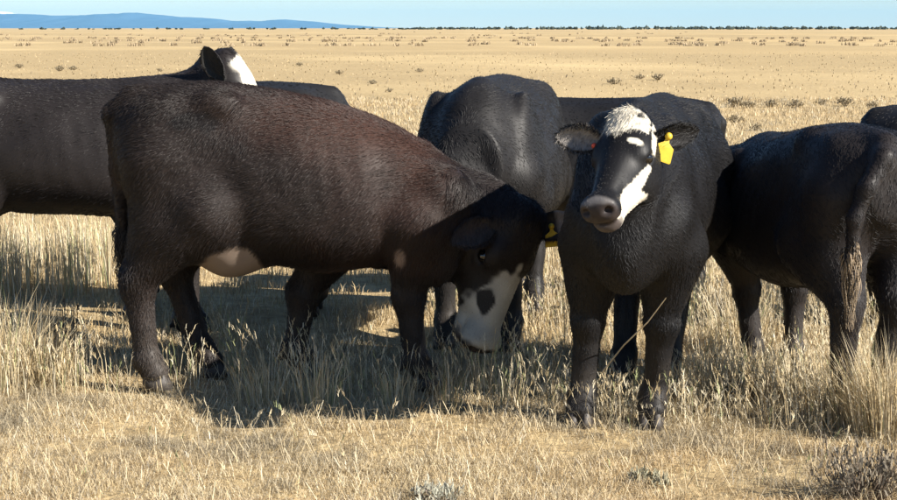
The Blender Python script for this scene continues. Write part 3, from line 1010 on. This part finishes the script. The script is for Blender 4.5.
def build_cattle():
    HW = 0.0010
    # brown-black cow side on
    cow('cow', (-0.57, 8.25, 0), 0.0, 'big brown-black cow standing side on, white muzzle lowered to the grass, bare tan udder',
        h=0.010, base=(0.020, 0.0145, 0.0125), hair=190000, hair_len=0.026, hair_w=HW, paint=paint_b, belly=0.05, seed=2, lift_r=(0.10, 0.36),
        top=[(-0.9, 0.02), (-0.42, 0.015), (-0.2, 0.0), (0.0, -0.03), (0.25, -0.10), (0.42, -0.22), (0.56, -0.33), (0.7, -0.37), (0.8, -0.32)],
        neck=dict(base=(0.44, 0, 0.74), mid=(0.14, 8.22, 0.64), r=0.195),
        head=dict(poll=(0.365, 8.08, 0.735), D=(-0.25, -0.10, -0.96), U=(0.72, -0.66, -0.2)), head_scale=1.22,
        legs=dict(hr=dict(hock=(-0.765, 0.155, 0.45), fet=(-0.735, 0.155, 0.13), toe=(-0.70, 0.155, 0.05)),
                  hl=dict(hock=(-0.65, 0.155, 0.46), fet=(-0.54, 0.15, 0.13), toe=(-0.50, 0.15, 0.05)),
                  fr=dict(knee=(0.40, 0.165, 0.40), fet=(0.43, 0.16, 0.13), toe=(0.47, 0.16, 0.05)),
                  fl=dict(elbow=(0.12, 0.19, 0.66), knee=(-0.08, 0.165, 0.36), fet=(-0.12, 0.16, 0.12), toe=(-0.08, 0.16, 0.05))),
        extra=[dict(c=(-0.37, -0.06, 0.63), r=(0.17, 0.17, 0.155), k=0.08)],
        tail_r=0.06, tail=[(-0.80, 0.0, 1.24), (-0.875, 0.0, 1.18), (-0.86, 0.03, 0.95), (-0.85, 0.04, 0.62)],
        ears=dict(l=dict(wdir=(0.95, -0.05, 0.22), wface=(0.1, -0.9, 0.3), tip=(0.6, (0.35, 0.30, 0.26))), r=dict(wdir=(-0.75, -0.5, -0.25), wface=(0.1, -0.9, 0.2))),
        tags=[dict(ear='l', at=0.45, down=(0.1, -0.15, -1), normal=(0.25, -1, 0), mat=M_TAG, size=1.1, at2=0)])
    # white-blazed cow facing the camera
    cow('cow', (0.805, 7.70, 0), ang((-0.22, -0.975)), 'black cow facing forward with white forelock, white cheek and yellow tag in its ear',
        scale=0.975, h=0.009, base=(0.0070, 0.0067, 0.0074), hair=210000, hair_len=0.019, hair_w=HW, paint=paint_d, seed=3, wide=0.82, shoulder=0.80, roof=-0.03, sect=1.85, belly=-0.05, hook=(0.15, 0.11), muzzle=0.88, lt=1.18, hair_bright=1.25,
        neck=dict(base=(0.52, 0, 1.0)), head_scale=1.0,
        head=dict(poll=(0.650, 6.98, 1.235), D=(-0.33, -0.77, -0.55), U=(-0.38, -0.46, 0.80)),
        legs=dict(fr=dict(knee=(0.42, 0.18, 0.42), fet=(0.40, 0.20, 0.13), toe=(0.45, 0.20, 0.05)),
                  fl=dict(knee=(0.42, 0.12, 0.42), fet=(0.36, 0.08, 0.13), toe=(0.41, 0.08, 0.05)),
                  hr=dict(hock=(-0.60, 0.15, 0.49), fet=(-0.48, 0.15, 0.14), toe=(-0.43, 0.15, 0.05)),
                  hl=dict(hock=(-0.60, 0.09, 0.49), fet=(-0.46, 0.05, 0.14), toe=(-0.41, 0.05, 0.05))),
        ears=dict(l=dict(wdir=(0.92, 0.25, 0.10), wface=(-0.1, -0.9, -0.35), length=0.19, inner=(0.012, 0.011, 0.011)),
                  r=dict(wdir=(-0.93, 0.2, 0.12), wface=(0.1, -0.9, 0.1), length=0.20, inner=(0.22, 0.2, 0.18))),
        tags=[dict(ear='l', at=0.30, down=(-0.35, -0.05, -1), normal=(0.25, -1, 0.15), mat=M_TAG, size=1.2),
              dict(ear='r', at=0.22, button=True, w=0.02, mat=M_TAGR)])
    # half hidden behind the brown cow's rump
    cow('cow', (-1.86, 9.4, 0), 0.0, 'black cow behind the big brown-black cow, its white-striped face raised over that back', scale=1.0,
        h=0.014, base=(0.017, 0.014, 0.0135), hair=80000, hair_len=0.022, hair_w=HW, paint=paint_a, seed=4, belly=-0.09, dusty=0.15,
        neck=dict(base=(0.56, 0, 1.02)), head=dict(poll=(-1.06, 9.36, 1.415), D=(0.62, 0.22, -0.75), U=(0.75, -0.2, 0.6)), head_scale=1.05,
        ears=dict(r=dict(wdir=(-0.42, -0.25, 0.85), wface=(-0.35, -0.9, 0.1), length=0.18, width=0.105, inner=(0.03, 0.028, 0.025)), l=dict(wdir=(0.1, 0.9, 0.4), wface=(0.8, 0, 0.4))),
        legs=dict(fr=dict(elbow=(0.52, 0.205, 0.72), knee=(0.57, 0.165, 0.42), fet=(0.56, 0.16, 0.13), toe=(0.60, 0.16, 0.05)), fl=dict(elbow=(0.50, 0.205, 0.72), knee=(0.55, 0.165, 0.42), fet=(0.54, 0.16, 0.13), toe=(0.58, 0.16, 0.05))))
    # between the brown cow's neck and the blazed cow
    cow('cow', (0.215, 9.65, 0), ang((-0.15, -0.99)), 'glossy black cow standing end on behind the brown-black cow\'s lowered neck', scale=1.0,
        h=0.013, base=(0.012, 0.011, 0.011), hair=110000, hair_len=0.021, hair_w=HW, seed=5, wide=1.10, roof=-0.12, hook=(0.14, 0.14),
        spots=[((482, 98), 9.75, (0.09, 0.20, 0.05)), ((458, 132), 9.25, (0.06, 0.2, 0.11))], shoulder=0.93,  # shade in the hollows of hip and shoulder, put into the coat colour
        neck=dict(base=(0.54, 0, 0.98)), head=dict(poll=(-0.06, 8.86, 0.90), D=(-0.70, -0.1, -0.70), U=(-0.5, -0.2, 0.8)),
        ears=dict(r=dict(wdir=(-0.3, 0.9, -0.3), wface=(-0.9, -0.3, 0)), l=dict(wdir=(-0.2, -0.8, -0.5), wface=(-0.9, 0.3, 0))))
    # rear view at the right
    cow('cow', (1.52, 8.04, 0), ang((-0.24, 0.97)), 'dark cow seen from behind with a pale blond tail switch', scale=0.90,
        h=0.012, base=(0.018, 0.015, 0.0145), hair=110000, hair_len=0.022, hair_w=HW, seed=6, wide=0.90, belly=0.05, roof=-0.06, hook=(0.19, 0.09), tail_r=0.055,
        top=[(-0.9, 0.0), (-0.3, 0.0), (0.3, -0.07), (0.5, -0.13), (0.8, -0.14)],
        neck=dict(base=(0.54, 0, 0.92)), head=dict(poll=(1.12, 9.0, 0.95), D=(-0.5, 0.3, -0.8), U=(-0.6, 0.3, 0.5)),
        legs=dict(fl=dict(knee=(0.48, 0.09, 0.42), fet=(0.47, 0.06, 0.13), toe=(0.51, 0.06, 0.05)),
                  hr=dict(hock=(-0.74, 0.10, 0.50), fet=(-0.66, 0.05, 0.14), toe=(-0.61, 0.05, 0.05))),
        tail=[(-0.80, 0.0, 1.22), (-0.875, 0.05, 1.17), (-0.91, 0.14, 1.05), (-0.905, 0.19, 0.92), (-0.895, 0.195, 0.80)],
        tail_tip=(0.5, (0.42, 0.32, 0.21)))
    # rump at the right edge
    cow('cow', (2.87, 9.6, 0), 0.0, 'black cow turned away beyond the blond-tailed cow, only its rump showing', scale=0.90, h=0.016,
        base=(0.012, 0.0115, 0.012), hair=26000, hair_len=0.016, hair_w=0.0014, seed=7)
    # behind the blazed cow
    cow('cow', (0.80, 11.0, 0), math.pi, 'black cow standing side on, its back just showing behind the blazed cow\'s head', scale=0.885, h=0.016,
        base=(0.011, 0.0105, 0.011), hair=26000, hair_len=0.018, hair_w=0.0014, seed=8,
        neck=dict(base=(0.54, 0, 0.9)), head=dict(poll=(-0.25, 11.0, 0.75), D=(-0.3, 0, -0.95), U=(-0.9, 0, 0.3)),
        legs=dict(hr=dict(hock=(-0.66, 0.155, 0.50), fet=(-0.58, 0.15, 0.14), toe=(-0.53, 0.15, 0.05))))
    # hump over the brown cow's back
    cow('cow', (-1.40, 10.35, 0), math.pi, 'black cow beyond the brown-black cow, only its hips showing', scale=0.968, h=0.016,
        base=(0.015, 0.0145, 0.0145), hair=26000, hair_len=0.016, hair_w=0.0014, seed=9,
        neck=dict(base=(0.54, 0, 0.9)), head=dict(poll=(-2.5, 10.5, 1.10), D=(-0.8, 0, -0.6), U=(-0.6, 0, 0.8)), dusty=0.1, roof=-0.12, hook=(0.16, 0.10),
        legs=dict(fr=dict(elbow=(0.36, 0.2, 0.72), knee=(0.32, 0.165, 0.42), fet=(0.29, 0.16, 0.13), toe=(0.33, 0.16, 0.05)), fl=dict(elbow=(0.36, 0.2, 0.72), knee=(0.30, 0.165, 0.42), fet=(0.27, 0.16, 0.13), toe=(0.31, 0.16, 0.05))))

build_cattle()

# ------------------------------------------------------------------ grass
STRAW = np.array([(0.61, 0.51, 0.33), (0.53, 0.42, 0.24), (0.45, 0.34, 0.185), (0.69, 0.61, 0.44), (0.32, 0.25, 0.155), (0.40, 0.36, 0.285)])

def straw_cols(n, r, w=(0.25, 0.27, 0.2, 0.13, 0.09, 0.06), green=0.0):
    c = STRAW[r.choice(6, n, p=np.array(w) / sum(w))] * r.uniform(0.8, 1.15, n)[:, None]
    if green:
        g = r.random(n) < green
        c[g] = np.array((0.34, 0.36, 0.17)) * r.uniform(0.7, 1.2, g.sum())[:, None]
    return c

def blades(base, H, Wd, az, lean, col, r, twist=None):
    """curved tapering blades: 5 vertices, 3 triangles each"""
    n = len(base)
    d = np.stack([np.cos(az), np.sin(az), np.zeros(n)], 1)
    ta = az + math.pi / 2 + (r.normal(0, 0.9, n) if twist is None else twist)
    s = np.stack([np.cos(ta), np.sin(ta), np.zeros(n)], 1) * (Wd / 2)[:, None]
    up = np.array([0, 0, 1.0])
    mid = base + d * (H * lean * 0.32)[:, None] + up * (H * 0.58 * np.sqrt(np.clip(1 - (lean * 0.45) ** 2, 0.05, 1)))[:, None]
    tip = base + d * (H * lean * 0.95)[:, None] + up * (H * np.sqrt(np.clip(1 - (lean * 0.92) ** 2, 0.02, 1)))[:, None]
    V = np.stack([base - s, base + s, mid - s * 0.8, mid + s * 0.8, tip], 1)
    F = (np.arange(n) * 5)[:, None, None] + np.array([(0, 1, 2), (1, 3, 2), (2, 3, 4)])[None]
    C = np.repeat(col[:, None, :], 5, 1)
    return V.reshape(-1, 3), F.reshape(-1, 3), C.reshape(-1, 3)

def join(parts):
    V, F, C, n = [], [], [], 0
    for v, f, c in parts:
        V.append(v); F.append(f + n); C.append(c); n += len(v)
    return np.concatenate(V), np.concatenate(F), np.concatenate(C)

def scatter(n, y0, y1, r, margin=0.7):
    """even scatter over the visible wedge of ground plus a margin"""
    y = np.sqrt(r.uniform(y0 ** 2, y1 ** 2, n))
    x = r.uniform(-1, 1, n) * (0.245 * y + margin)
    return x, y

def on_ground(x, y): return np.stack([x, y, ground_z(x, y) - 0.004], 1)

def short_grass():
    r = np.random.default_rng(11)
    parts = []
    for n, y0, y1, h0, h1, w0, w1, lean0 in ((400000, 5.6, 9.5, 0.010, 0.045, 0.0013, 0.0028, 0.82), (120000, 9.0, 17, 0.025, 0.08, 0.003, 0.0055, 0.5),
                                             (90000, 16, 42, 0.03, 0.085, 0.006, 0.012, 0.5)):
        if QUICK: n //= 4
        x, y = scatter(n, y0, y1, r)
        p = np.stack([x, y, np.zeros(n)], 1)
        cl = fbm(p, 2.3, 3) + 0.5 * vnoise(p, 9, 4)
        keep = r.random(n) < np.clip(0.80 + 0.9 * cl, 0.12, 1)
        x, y, cl, p = x[keep], y[keep], cl[keep], p[keep]; n = len(x)
        H = r.uniform(h0, h1, n) * (1 + 0.9 * np.clip(cl, -0.7, 1))
        lean = np.clip(r.normal(lean0, 0.25, n), 0.02, 0.98)
        az = r.uniform(0, 2 * math.pi, n) 
        col = straw_cols(n, r)
        warm = smooth01(fbm(p, 0.8, 14), -0.2, 0.5)[:, None]
        col = col * (1 - 0.18 * warm * np.array([0.4, 0.8, 1.3]))
        grey = smooth01(fbm(p, 1.7, 23), 0.15, 0.45)[:, None] * 0.75
        col = col * (1 - grey) + np.array((0.29, 0.25, 0.18)) * grey * r.uniform(0.5, 1.3, (n, 1))
        parts.append(blades(on_ground(x, y), H, r.uniform(w0, w1, n), az, lean, col, r))
    # lodged, nearly flat straw
    n = 14000 if not QUICK else 6000
    x, y = scatter(n, 5.6, 9.5, r)
    parts.append(blades(on_ground(x, y) + np.array([0, 0, 0.018]), r.uniform(0.04, 0.14, n), r.uniform(0.0014, 0.0025, n), r.uniform(0, 6.28, n), np.clip(r.normal(0.97, 0.03, n), 0.85, 1.0), straw_cols(n, r, (0.4, 0.3, 0.1, 0.1, 0.05, 0.05)), r))
    V, F, C = join(parts)
    tag(new_mesh('short_dry_grass', V, F, 3, M_GRASS, col=C, smooth=False), 'short matted straw-coloured grass covering the plain', 'grass', kind='stuff')

def stems(x, y, h, r, seed_head=True, green=0.12, lean=0.22, width=0.0026):
    """upright stalks with nodding seed heads"""
    n = len(x)
    b = on_ground(x, y)
    az = r.normal(2.7, 1.7, n); ln = np.clip(np.abs(r.normal(lean, 0.18, n)), 0.02, 0.85)
    col = straw_cols(n, r, (0.35, 0.2, 0.08, 0.3, 0.02, 0.05), green)
    parts = [blades(b, h, np.full(n, width), az, ln, col, r)]
    if seed_head:
        k = 5
        d = np.stack([np.cos(az), np.sin(az), np.zeros(n)], 1)
        for j in range(k):
            t = 0.80 + 0.19 * j / (k - 1)
            ss = (t - 0.58) / 0.42
            mid = b + d * (h * ln * 0.32)[:, None] + np.array([0, 0, 1.0]) * (h * 0.58 * np.sqrt(1 - (ln * 0.45) ** 2))[:, None]
            tip = b + d * (h * ln * 0.95)[:, None] + np.array([0, 0, 1.0]) * (h * np.sqrt(1 - (ln * 0.92) ** 2))[:, None]
            p0 = mid + (tip - mid) * ss
            parts.append(blades(p0, r.uniform(0.018, 0.036, n), r.uniform(0.002, 0.0036, n), az + r.normal(0, 0.9, n), np.clip(r.normal(0.6, 0.2, n), 0.1, 0.95), col * r.uniform(0.85, 1.25, (n, 1)), r))
    return join(parts)

def patch(pxr, pyr, n, r):
    """ground points spread over a patch given by photo pixels (on the flat plain)"""
    a, b = at_ground(pxr[0], pyr[1]), at_ground(pxr[1], pyr[1])
    Y0, Y1 = a[1], at_ground(pxr[0], pyr[0])[1]
    y = r.uniform(Y0, Y1, n)
    fx = r.uniform(pxr[0], pxr[1], n)
    x = (fx - W0 / 2) / FPX * y * 1.0 / math.cos(PITCH) * (1 + 0.0 * y)
    return x, y

def tall_grass():
    r = np.random.default_rng(5)
    parts = []
    def add(pxr, pyr, n, h, **kw):
        if QUICK: n //= 3
        x, y = patch(pxr, pyr, n, r)
        p = np.stack([x, y, 0 * x], 1)
        cl = vnoise(p, 4.5, 9) + 0.6 * vnoise(p, 11, 12)
        k = r.random(n) < np.clip(0.55 + 0.75 * cl, 0.04, 1)
        x, y = x[k], y[k]
        parts.append(stems(x, y, r.uniform(h[0], h[1], len(x)) * (1 + 0.25 * cl[k]), r, **kw))
    add((235, 560), (380, 410), 900, (0.10, 0.32), green=0.10, lean=0.35, width=0.0022)
    add((160, 245), (362, 390), 260, (0.10, 0.28), green=0.2, lean=0.3)
    add((-50, 112), (281, 296), 1500, (0.28, 0.50), lean=0.12, seed_head=False, width=0.0045)
    add((-40, 130), (345, 395), 500, (0.10, 0.26), lean=0.4)
    add((-60, 85), (375, 398), 500, (0.10, 0.30), lean=0.15, green=0.06)
    add((540, 720), (390, 430), 900, (0.06, 0.20), lean=0.45, green=0.10)
    add((690, 930), (300, 390), 3400, (0.08, 0.25), lean=0.3, green=0.03)
    add((720, 930), (390, 435), 1300, (0.08, 0.26), lean=0.35, green=0.04)
    add((560, 720), (280, 352), 1800, (0.10, 0.28), lean=0.3)
    add((430, 560), (290, 340), 700, (0.08, 0.2), lean=0.4)
    add((-80, 980), (235, 278), 6500, (0.10, 0.24), lean=0.25, seed_head=False, width=0.0045)
    add((-80, 980), (150, 240), 8000, (0.10, 0.22), lean=0.3, seed_head=False, width=0.006)
    add((-40, 940), (400, 500), 260, (0.05, 0.15), lean=0.6, green=0.1, width=0.0020)
    V, F, C = join(parts)
    tag(new_mesh('tall_dry_grass', V, F, 3, M_GRASS, col=C, smooth=False), 'tall dry seed-headed grass standing around the cattle\'s legs', 'grass', kind='stuff')

short_grass()
tall_grass()

# ------------------------------------------------------------------ single tussocks
def tussock_mesh(r, n, rad, h, green=0.05, grey=0.0):
    a = r.uniform(0, 2 * math.pi, n); q = np.sqrt(r.random(n)) * rad
    b = np.stack([np.cos(a) * q, np.sin(a) * q, np.full(n, -0.01)], 1)
    az = a + r.normal(0, 0.7, n)
    ln = np.clip(0.1 + 0.55 * q / rad * r.uniform(0.2, 1.0, n), 0.02, 0.9)
    col = straw_cols(n, r, green=green)
    if grey: col = col * (1 - grey) + np.array((0.22, 0.19, 0.15)) * grey
    return blades(b, r.uniform(0.45, 1.0, n) * h, r.uniform(0.0024, 0.0042, n), az, ln, col, r)

def tussock(x, y, rad, h, n, label, seed, group=None, **kw):
    r = np.random.default_rng(seed)
    root = empty('grass_tussock', (x, y, float(ground_z([x], [y])[0])))
    v, f, c = tussock_mesh(r, n, rad, h, **kw)
    new_mesh('blades', v, f, 3, M_GRASS, root, col=c, smooth=False)
    m = max(8, n // 40)
    a = r.uniform(0, 6.28, m); q = r.random(m) * rad * 0.8
    b = np.stack([np.cos(a) * q, np.sin(a) * q, np.full(m, 0.0)], 1)
    v, f, c = blades(b, r.uniform(0.9, 1.25, m) * h, np.full(m, 0.0026), a, np.clip(r.normal(0.25, 0.12, m), 0.02, 0.7), straw_cols(m, r, (0.4, 0.1, 0.05, 0.4, 0.02, 0.03)), r)
    new_mesh('seed_stalks', v, f, 3, M_GRASS, root, col=c, smooth=False)
    tag(root, label, 'grass', group)
    return root

ORD = ('first', 'second', 'third', 'fourth', 'fifth', 'sixth', 'seventh', 'eighth')
T_L = 'tall pale grass bunch, %s counting outward from the brown-black cow\'s rump'
T_R = 'upright dry grass bunch, %s from the blazed cow\'s hoof towards the blond-tailed cow'
T_M = 'low ragged grass bunch, %s from the blazed cow\'s forehoof towards the brown-black cow\'s rump'
for i, (px, py, rad, h, n) in enumerate([(-5, 388, 0.14, 0.48, 260), (20, 382, 0.12, 0.50, 230), (45, 385, 0.11, 0.40, 190), (66, 380, 0.07, 0.30, 110)]):
    g_ = at_ground(px, py); tussock(g_[0], g_[1], rad, h, n, T_L % ('fourth', 'third', 'second', 'first')[i], 300 + i, 'tall pale grass bunches')
for i, (px, py, rad, h, n) in enumerate([(715, 398, 0.10, 0.24, 300), (742, 352, 0.14, 0.36, 420), (752, 392, 0.12, 0.26, 400), (790, 405, 0.13, 0.27, 420), (824, 400, 0.11, 0.25, 360), (842, 424, 0.12, 0.30, 400), (868, 428, 0.14, 0.40, 520), (893, 436, 0.15, 0.46, 560)]):
    g_ = at_ground(px, py); tussock(g_[0], g_[1], rad, h, n, T_R % ORD[i], 320 + i, 'dry grass bunches by the blond-tailed cow')
for i, (px, py, rad, h, n) in enumerate([(268, 402, 0.08, 0.26, 80), (318, 408, 0.08, 0.30, 90), (395, 406, 0.07, 0.20, 70), (450, 408, 0.07, 0.22, 75), (505, 407, 0.07, 0.20, 75)]):
    g_ = at_ground(px, py); tussock(g_[0], g_[1], rad, h, n, T_M % ORD[4 - i], 340 + i, 'low grass bunches before the forelegs', green=0.12)

# ------------------------------------------------------------------ sagebrush
def sage_parts(r, rad, h, n_twig=46, n_leaf=340, leaf=0.02, col=(0.24, 0.24, 0.18), twig=(0.17, 0.13, 0.10), tw=0.006):
    n = n_twig
    a = r.uniform(0, 6.28, n); el = r.uniform(0.35, 1.35, n); L = r.uniform(0.55, 1.0, n)
    tip = np.stack([np.cos(a) * np.cos(el) * L * rad, np.sin(a) * np.cos(el) * L * rad, np.sin(el) * L * h], 1)
    base = np.stack([np.cos(a) * 0.03, np.sin(a) * 0.03, np.full(n, -0.02)], 1)
    mid = (base + tip) / 2 + r.normal(0, 0.06 * rad, (n, 3))
    V, F = [], []
    for i in range(n):
        k = len(V)
        for p, w in ((base[i], tw), (mid[i], tw * 0.7), (tip[i], tw * 0.3)):
            for q in range(3):
                V.append(p + w * np.array([math.cos(q * 2.09), math.sin(q * 2.09), 0]))
        for s in (0, 3):
            for q in range(3):
                q2 = (q + 1) % 3
                F += [(k + s + q, k + s + q2, k + s + 3 + q2), (k + s + q, k + s + 3 + q2, k + s + 3 + q)]
    V = np.array(V); F = np.array(F)
    C = np.tile(np.array(twig), (len(V), 1)) * r.uniform(0.7, 1.3, (len(V), 1))
    m = n_leaf
    w = r.integers(0, n, m); t = r.uniform(0.35, 1.05, m)[:, None]
    b = mid[w] + (tip[w] - mid[w]) * t + r.normal(0, 0.07 * rad, (m, 3)); b[:, 2] = np.maximum(b[:, 2], 0.01)
    lv = blades(b, r.uniform(0.6, 1.6, m) * leaf, r.uniform(0.2, 0.4, m) * leaf, r.uniform(0, 6.28, m), np.clip(r.normal(0.5, 0.3, m), 0.02, 0.95), np.array(col)[None] * r.uniform(0.6, 1.4, (m, 1)), r)
    return (V, F, C), lv

def sage(loc, label, seed, group=None, **kw):
    r = np.random.default_rng(seed)
    t, l = sage_parts(r, **kw)
    root = empty('sagebrush', loc)
    new_mesh('twigs', t[0], t[1], 3, M_SAGE, root, col=t[2], smooth=False)
    new_mesh('foliage', l[0], l[1], 3, M_SAGE, root, col=l[2], smooth=False)
    tag(root, label, 'bush', group)
    return root

def gp(px, py): 
    p = at_ground(px, py); p[2] = float(ground_z([p[0]], [p[1]])[0]); return p
sage(gp(866, 496), 'grey twiggy sagebrush lying low on the short grass, largest on the open foreground', 401, rad=0.24, h=0.20, n_twig=120, n_leaf=900, leaf=0.022, col=(0.20, 0.17, 0.125), twig=(0.15, 0.115, 0.085), tw=0.0035)
sage(gp(437, 503), 'small pale grey-green sagebrush sprig in the short grass below the lowered white muzzle', 402, rad=0.12, h=0.06, n_twig=40, n_leaf=420, leaf=0.018, col=(0.40, 0.39, 0.31))
sage(gp(64, 374), 'dark dead brush of bare forked twigs beside the tall pale grass', 403, rad=0.13, h=0.40, n_twig=34, n_leaf=90, leaf=0.03, col=(0.10, 0.08, 0.06), twig=(0.06, 0.05, 0.04))
sage(gp(650, 482), 'low grey-green weed in the short grass in front of the blazed cow', 404, rad=0.10, h=0.05, n_twig=24, n_leaf=300, leaf=0.02, col=(0.30, 0.28, 0.19), tw=0.003)
sage(gp(822, 455), 'slender dark dead stalk beside the grey twiggy sagebrush', 405, rad=0.03, h=0.17, n_twig=7, n_leaf=30, leaf=0.014, col=(0.2, 0.17, 0.13), twig=(0.13, 0.10, 0.08), tw=0.003)
sage(gp(745, 398), 'dark matted weed clump between the blazed cow and the blond-tailed cow', 406, rad=0.14, h=0.10, n_twig=40, n_leaf=300, leaf=0.03, col=(0.16, 0.14, 0.11), twig=(0.09, 0.08, 0.06))
sage(gp(805, 396), 'dark matted weed clump at the blond-tailed cow\'s near hind foot', 407, rad=0.13, h=0.09, n_twig=40, n_leaf=260, leaf=0.03, col=(0.18, 0.15, 0.12), twig=(0.10, 0.08, 0.06))

# sagebrush dotted over the plain: separate while one can tell them apart, then as one mass
def far_sage():
    r = np.random.default_rng(77)
    protos = []
    for k in range(4):
        t, l = sage_parts(np.random.default_rng(500 + k), rad=0.30, h=0.34, n_twig=26, n_leaf=260, leaf=0.07, col=(0.30, 0.245, 0.155), twig=(0.22, 0.17, 0.11), tw=0.008)
        protos.append((t, l))
    spots = [(668, 104, 1.0), (684, 103, 0.9), (735, 107, 1.3), (748, 108, 0.9), (771, 107, 1.0), (795, 108, 1.1), (822, 105, 0.8), (846, 106, 1.2), (872, 108, 0.9), (735, 122, 0.8), (756, 130, 0.6), (705, 110, 0.7),
             (615, 84, 1.2), (640, 79, 1.0), (658, 80, 1.3), (508, 79, 0.9), (486, 80, 0.8), (372, 84, 0.8), (390, 92, 0.6), (20, 68, 1.2), (60, 71, 1.3), (73, 70, 1.1), (160, 72, 0.9), (300, 66, 1.0), (340, 74, 0.9), (420, 72, 0.9)]
    meshes = None
    lab = 'small grey-brown sagebrush dotting the open plain behind the cattle'
    first = []
    for i, (px, py, s) in enumerate(spots):
        p = at_ground(px, py); p[2] = 0
        if i < 4:
            t, l = protos[i]
            root = empty('sagebrush', p)
            a = new_mesh('twigs', t[0], t[1], 3, M_SAGE, root, col=t[2], smooth=False)
            b = new_mesh('foliage', l[0], l[1], 3, M_SAGE, root, col=l[2], smooth=False)
            first.append((root, a, b))
        else:
            ro, a, b = first[i % 4]
            root = ro.copy(); COL.objects.link(root); root.location = p
            for q in (a, b):
                c = q.copy(); COL.objects.link(c); c.parent = root
        root.rotation_euler = (0, 0, r.uniform(0, 6.28)); root.scale = (0.8 * s, 0.8 * s, 0.45 * s)
        tag(root, lab, 'bush', 'sagebrush dotted over the plain')
    parts = []
    n = 1500
    y = np.exp(r.uniform(math.log(130), math.log(800), n)); x = r.uniform(-1, 1, n) * (0.25 * y + 2)
    p = np.stack([x * 0.25, y, 0 * y], 1)
    k = (vnoise(p, 0.035, 2) + 0.4 * vnoise(p, 0.12, 3)) > 0.58
    for xx, yy in zip(x[k], y[k]):
        m = 26
        rad = r.uniform(0.2, 0.6)
        b = np.stack([xx + r.normal(0, rad * 0.5, m), yy + r.normal(0, rad * 0.5, m), np.zeros(m)], 1)
        parts.append(blades(b, r.uniform(0.12, 0.38, m), np.full(m, 0.05 + 0.0003 * yy), r.uniform(0, 6.28, m), np.clip(r.normal(0.4, 0.2, m), 0.05, 0.9), np.array((0.36, 0.28, 0.175))[None] * r.uniform(0.7, 1.3, (m, 1)), r))
    # pale and brown tufts of grass further out
    n = 4000
    y = np.exp(r.uniform(math.log(40), math.log(120), n)); x = r.uniform(-1, 1, n) * (0.25 * y + 2)
    p = np.stack([x, y, 0 * y], 1)
    far = blades(p, r.uniform(0.03, 0.09, n), 0.015 + 0.0003 * y, r.uniform(0, 6.28, n), np.clip(r.normal(0.4, 0.2, n), 0.05, 0.9), straw_cols(n, r, (0.0, 0.5, 0.4, 0.0, 0.1, 0.0)) * 0.8, r)
    V, F, C = join(parts)
    tag(new_mesh('distant_sagebrush', V, F, 3, M_SAGE, col=C, smooth=False), 'scattered rows of tiny brown brush far out on the plain', 'brush', kind='stuff')
    tag(new_mesh('distant_grass_tufts', *far[:2], 3, M_GRASS, col=far[2], smooth=False), 'pale grass tufts far out on the plain', 'grass', kind='stuff')

far_sage()

# ------------------------------------------------------------------ loose stalks
def stalk(name, pts, w, label, mat, seed=1):
    pts = np.array(pts, float)
    n = len(pts); V = []; F = []
    for i, p in enumerate(pts):
        ww = w * (1 - 0.6 * i / (n - 1))
        for q in range(5):
            V.append(p + ww * np.array([math.cos(q * 1.2566), 0.6 * math.sin(q * 1.2566), math.sin(q * 1.2566)]))
    for i in range(n - 1):
        for q in range(5):
            F.append((i * 5 + q, i * 5 + (q + 1) % 5, i * 5 + 5 + (q + 1) % 5, i * 5 + 5 + q))
    tag(new_mesh(name, np.array(V), np.array(F), 4, mat), label, 'stalk')
M_STALK = mat_plain('bleached_stalk', (0.62, 0.52, 0.36), rough=0.7, noise=0.25, scale=40)
stalk('dry_stalk', [at_ground(590, 398), at_y(604, 370, 7.62), at_y(624, 345, 7.35), at_y(648, 322, 7.12), at_y(666, 298, 7.03)], 0.0045, 'pale dry stalk leaning across the blazed cow\'s forelegs', M_STALK)

# ------------------------------------------------------------------ air
def build_haze():
    lo = np.array((-39000.0, -2500.0, -1.5)); hi = np.array((39000.0, 44000.0, 400.0))
    V = np.array([(x, y, z) for x in (lo[0], hi[0]) for y in (lo[1], hi[1]) for z in (lo[2], hi[2])])
    F = np.array([(0, 1, 3, 2), (4, 6, 7, 5), (0, 4, 5, 1), (2, 3, 7, 6), (0, 2, 6, 4), (1, 5, 7, 3)])
    m, nt, out = mat_new('clear_air')
    v = N(nt, 'ShaderNodeVolumePrincipled')
    v.inputs['Color'].default_value = (0.29, 0.68, 1.0, 1)
    v.inputs['Density'].default_value = 1.7e-5
    v.inputs['Anisotropy'].default_value = 0.0
    nt.links.new(v.outputs[0], out.inputs['Volume'])
    o = new_mesh('haze', V, F, 4, m, smooth=False)
    tag(o, 'clear blue air fading the far range', 'haze', kind='stuff')

build_haze()
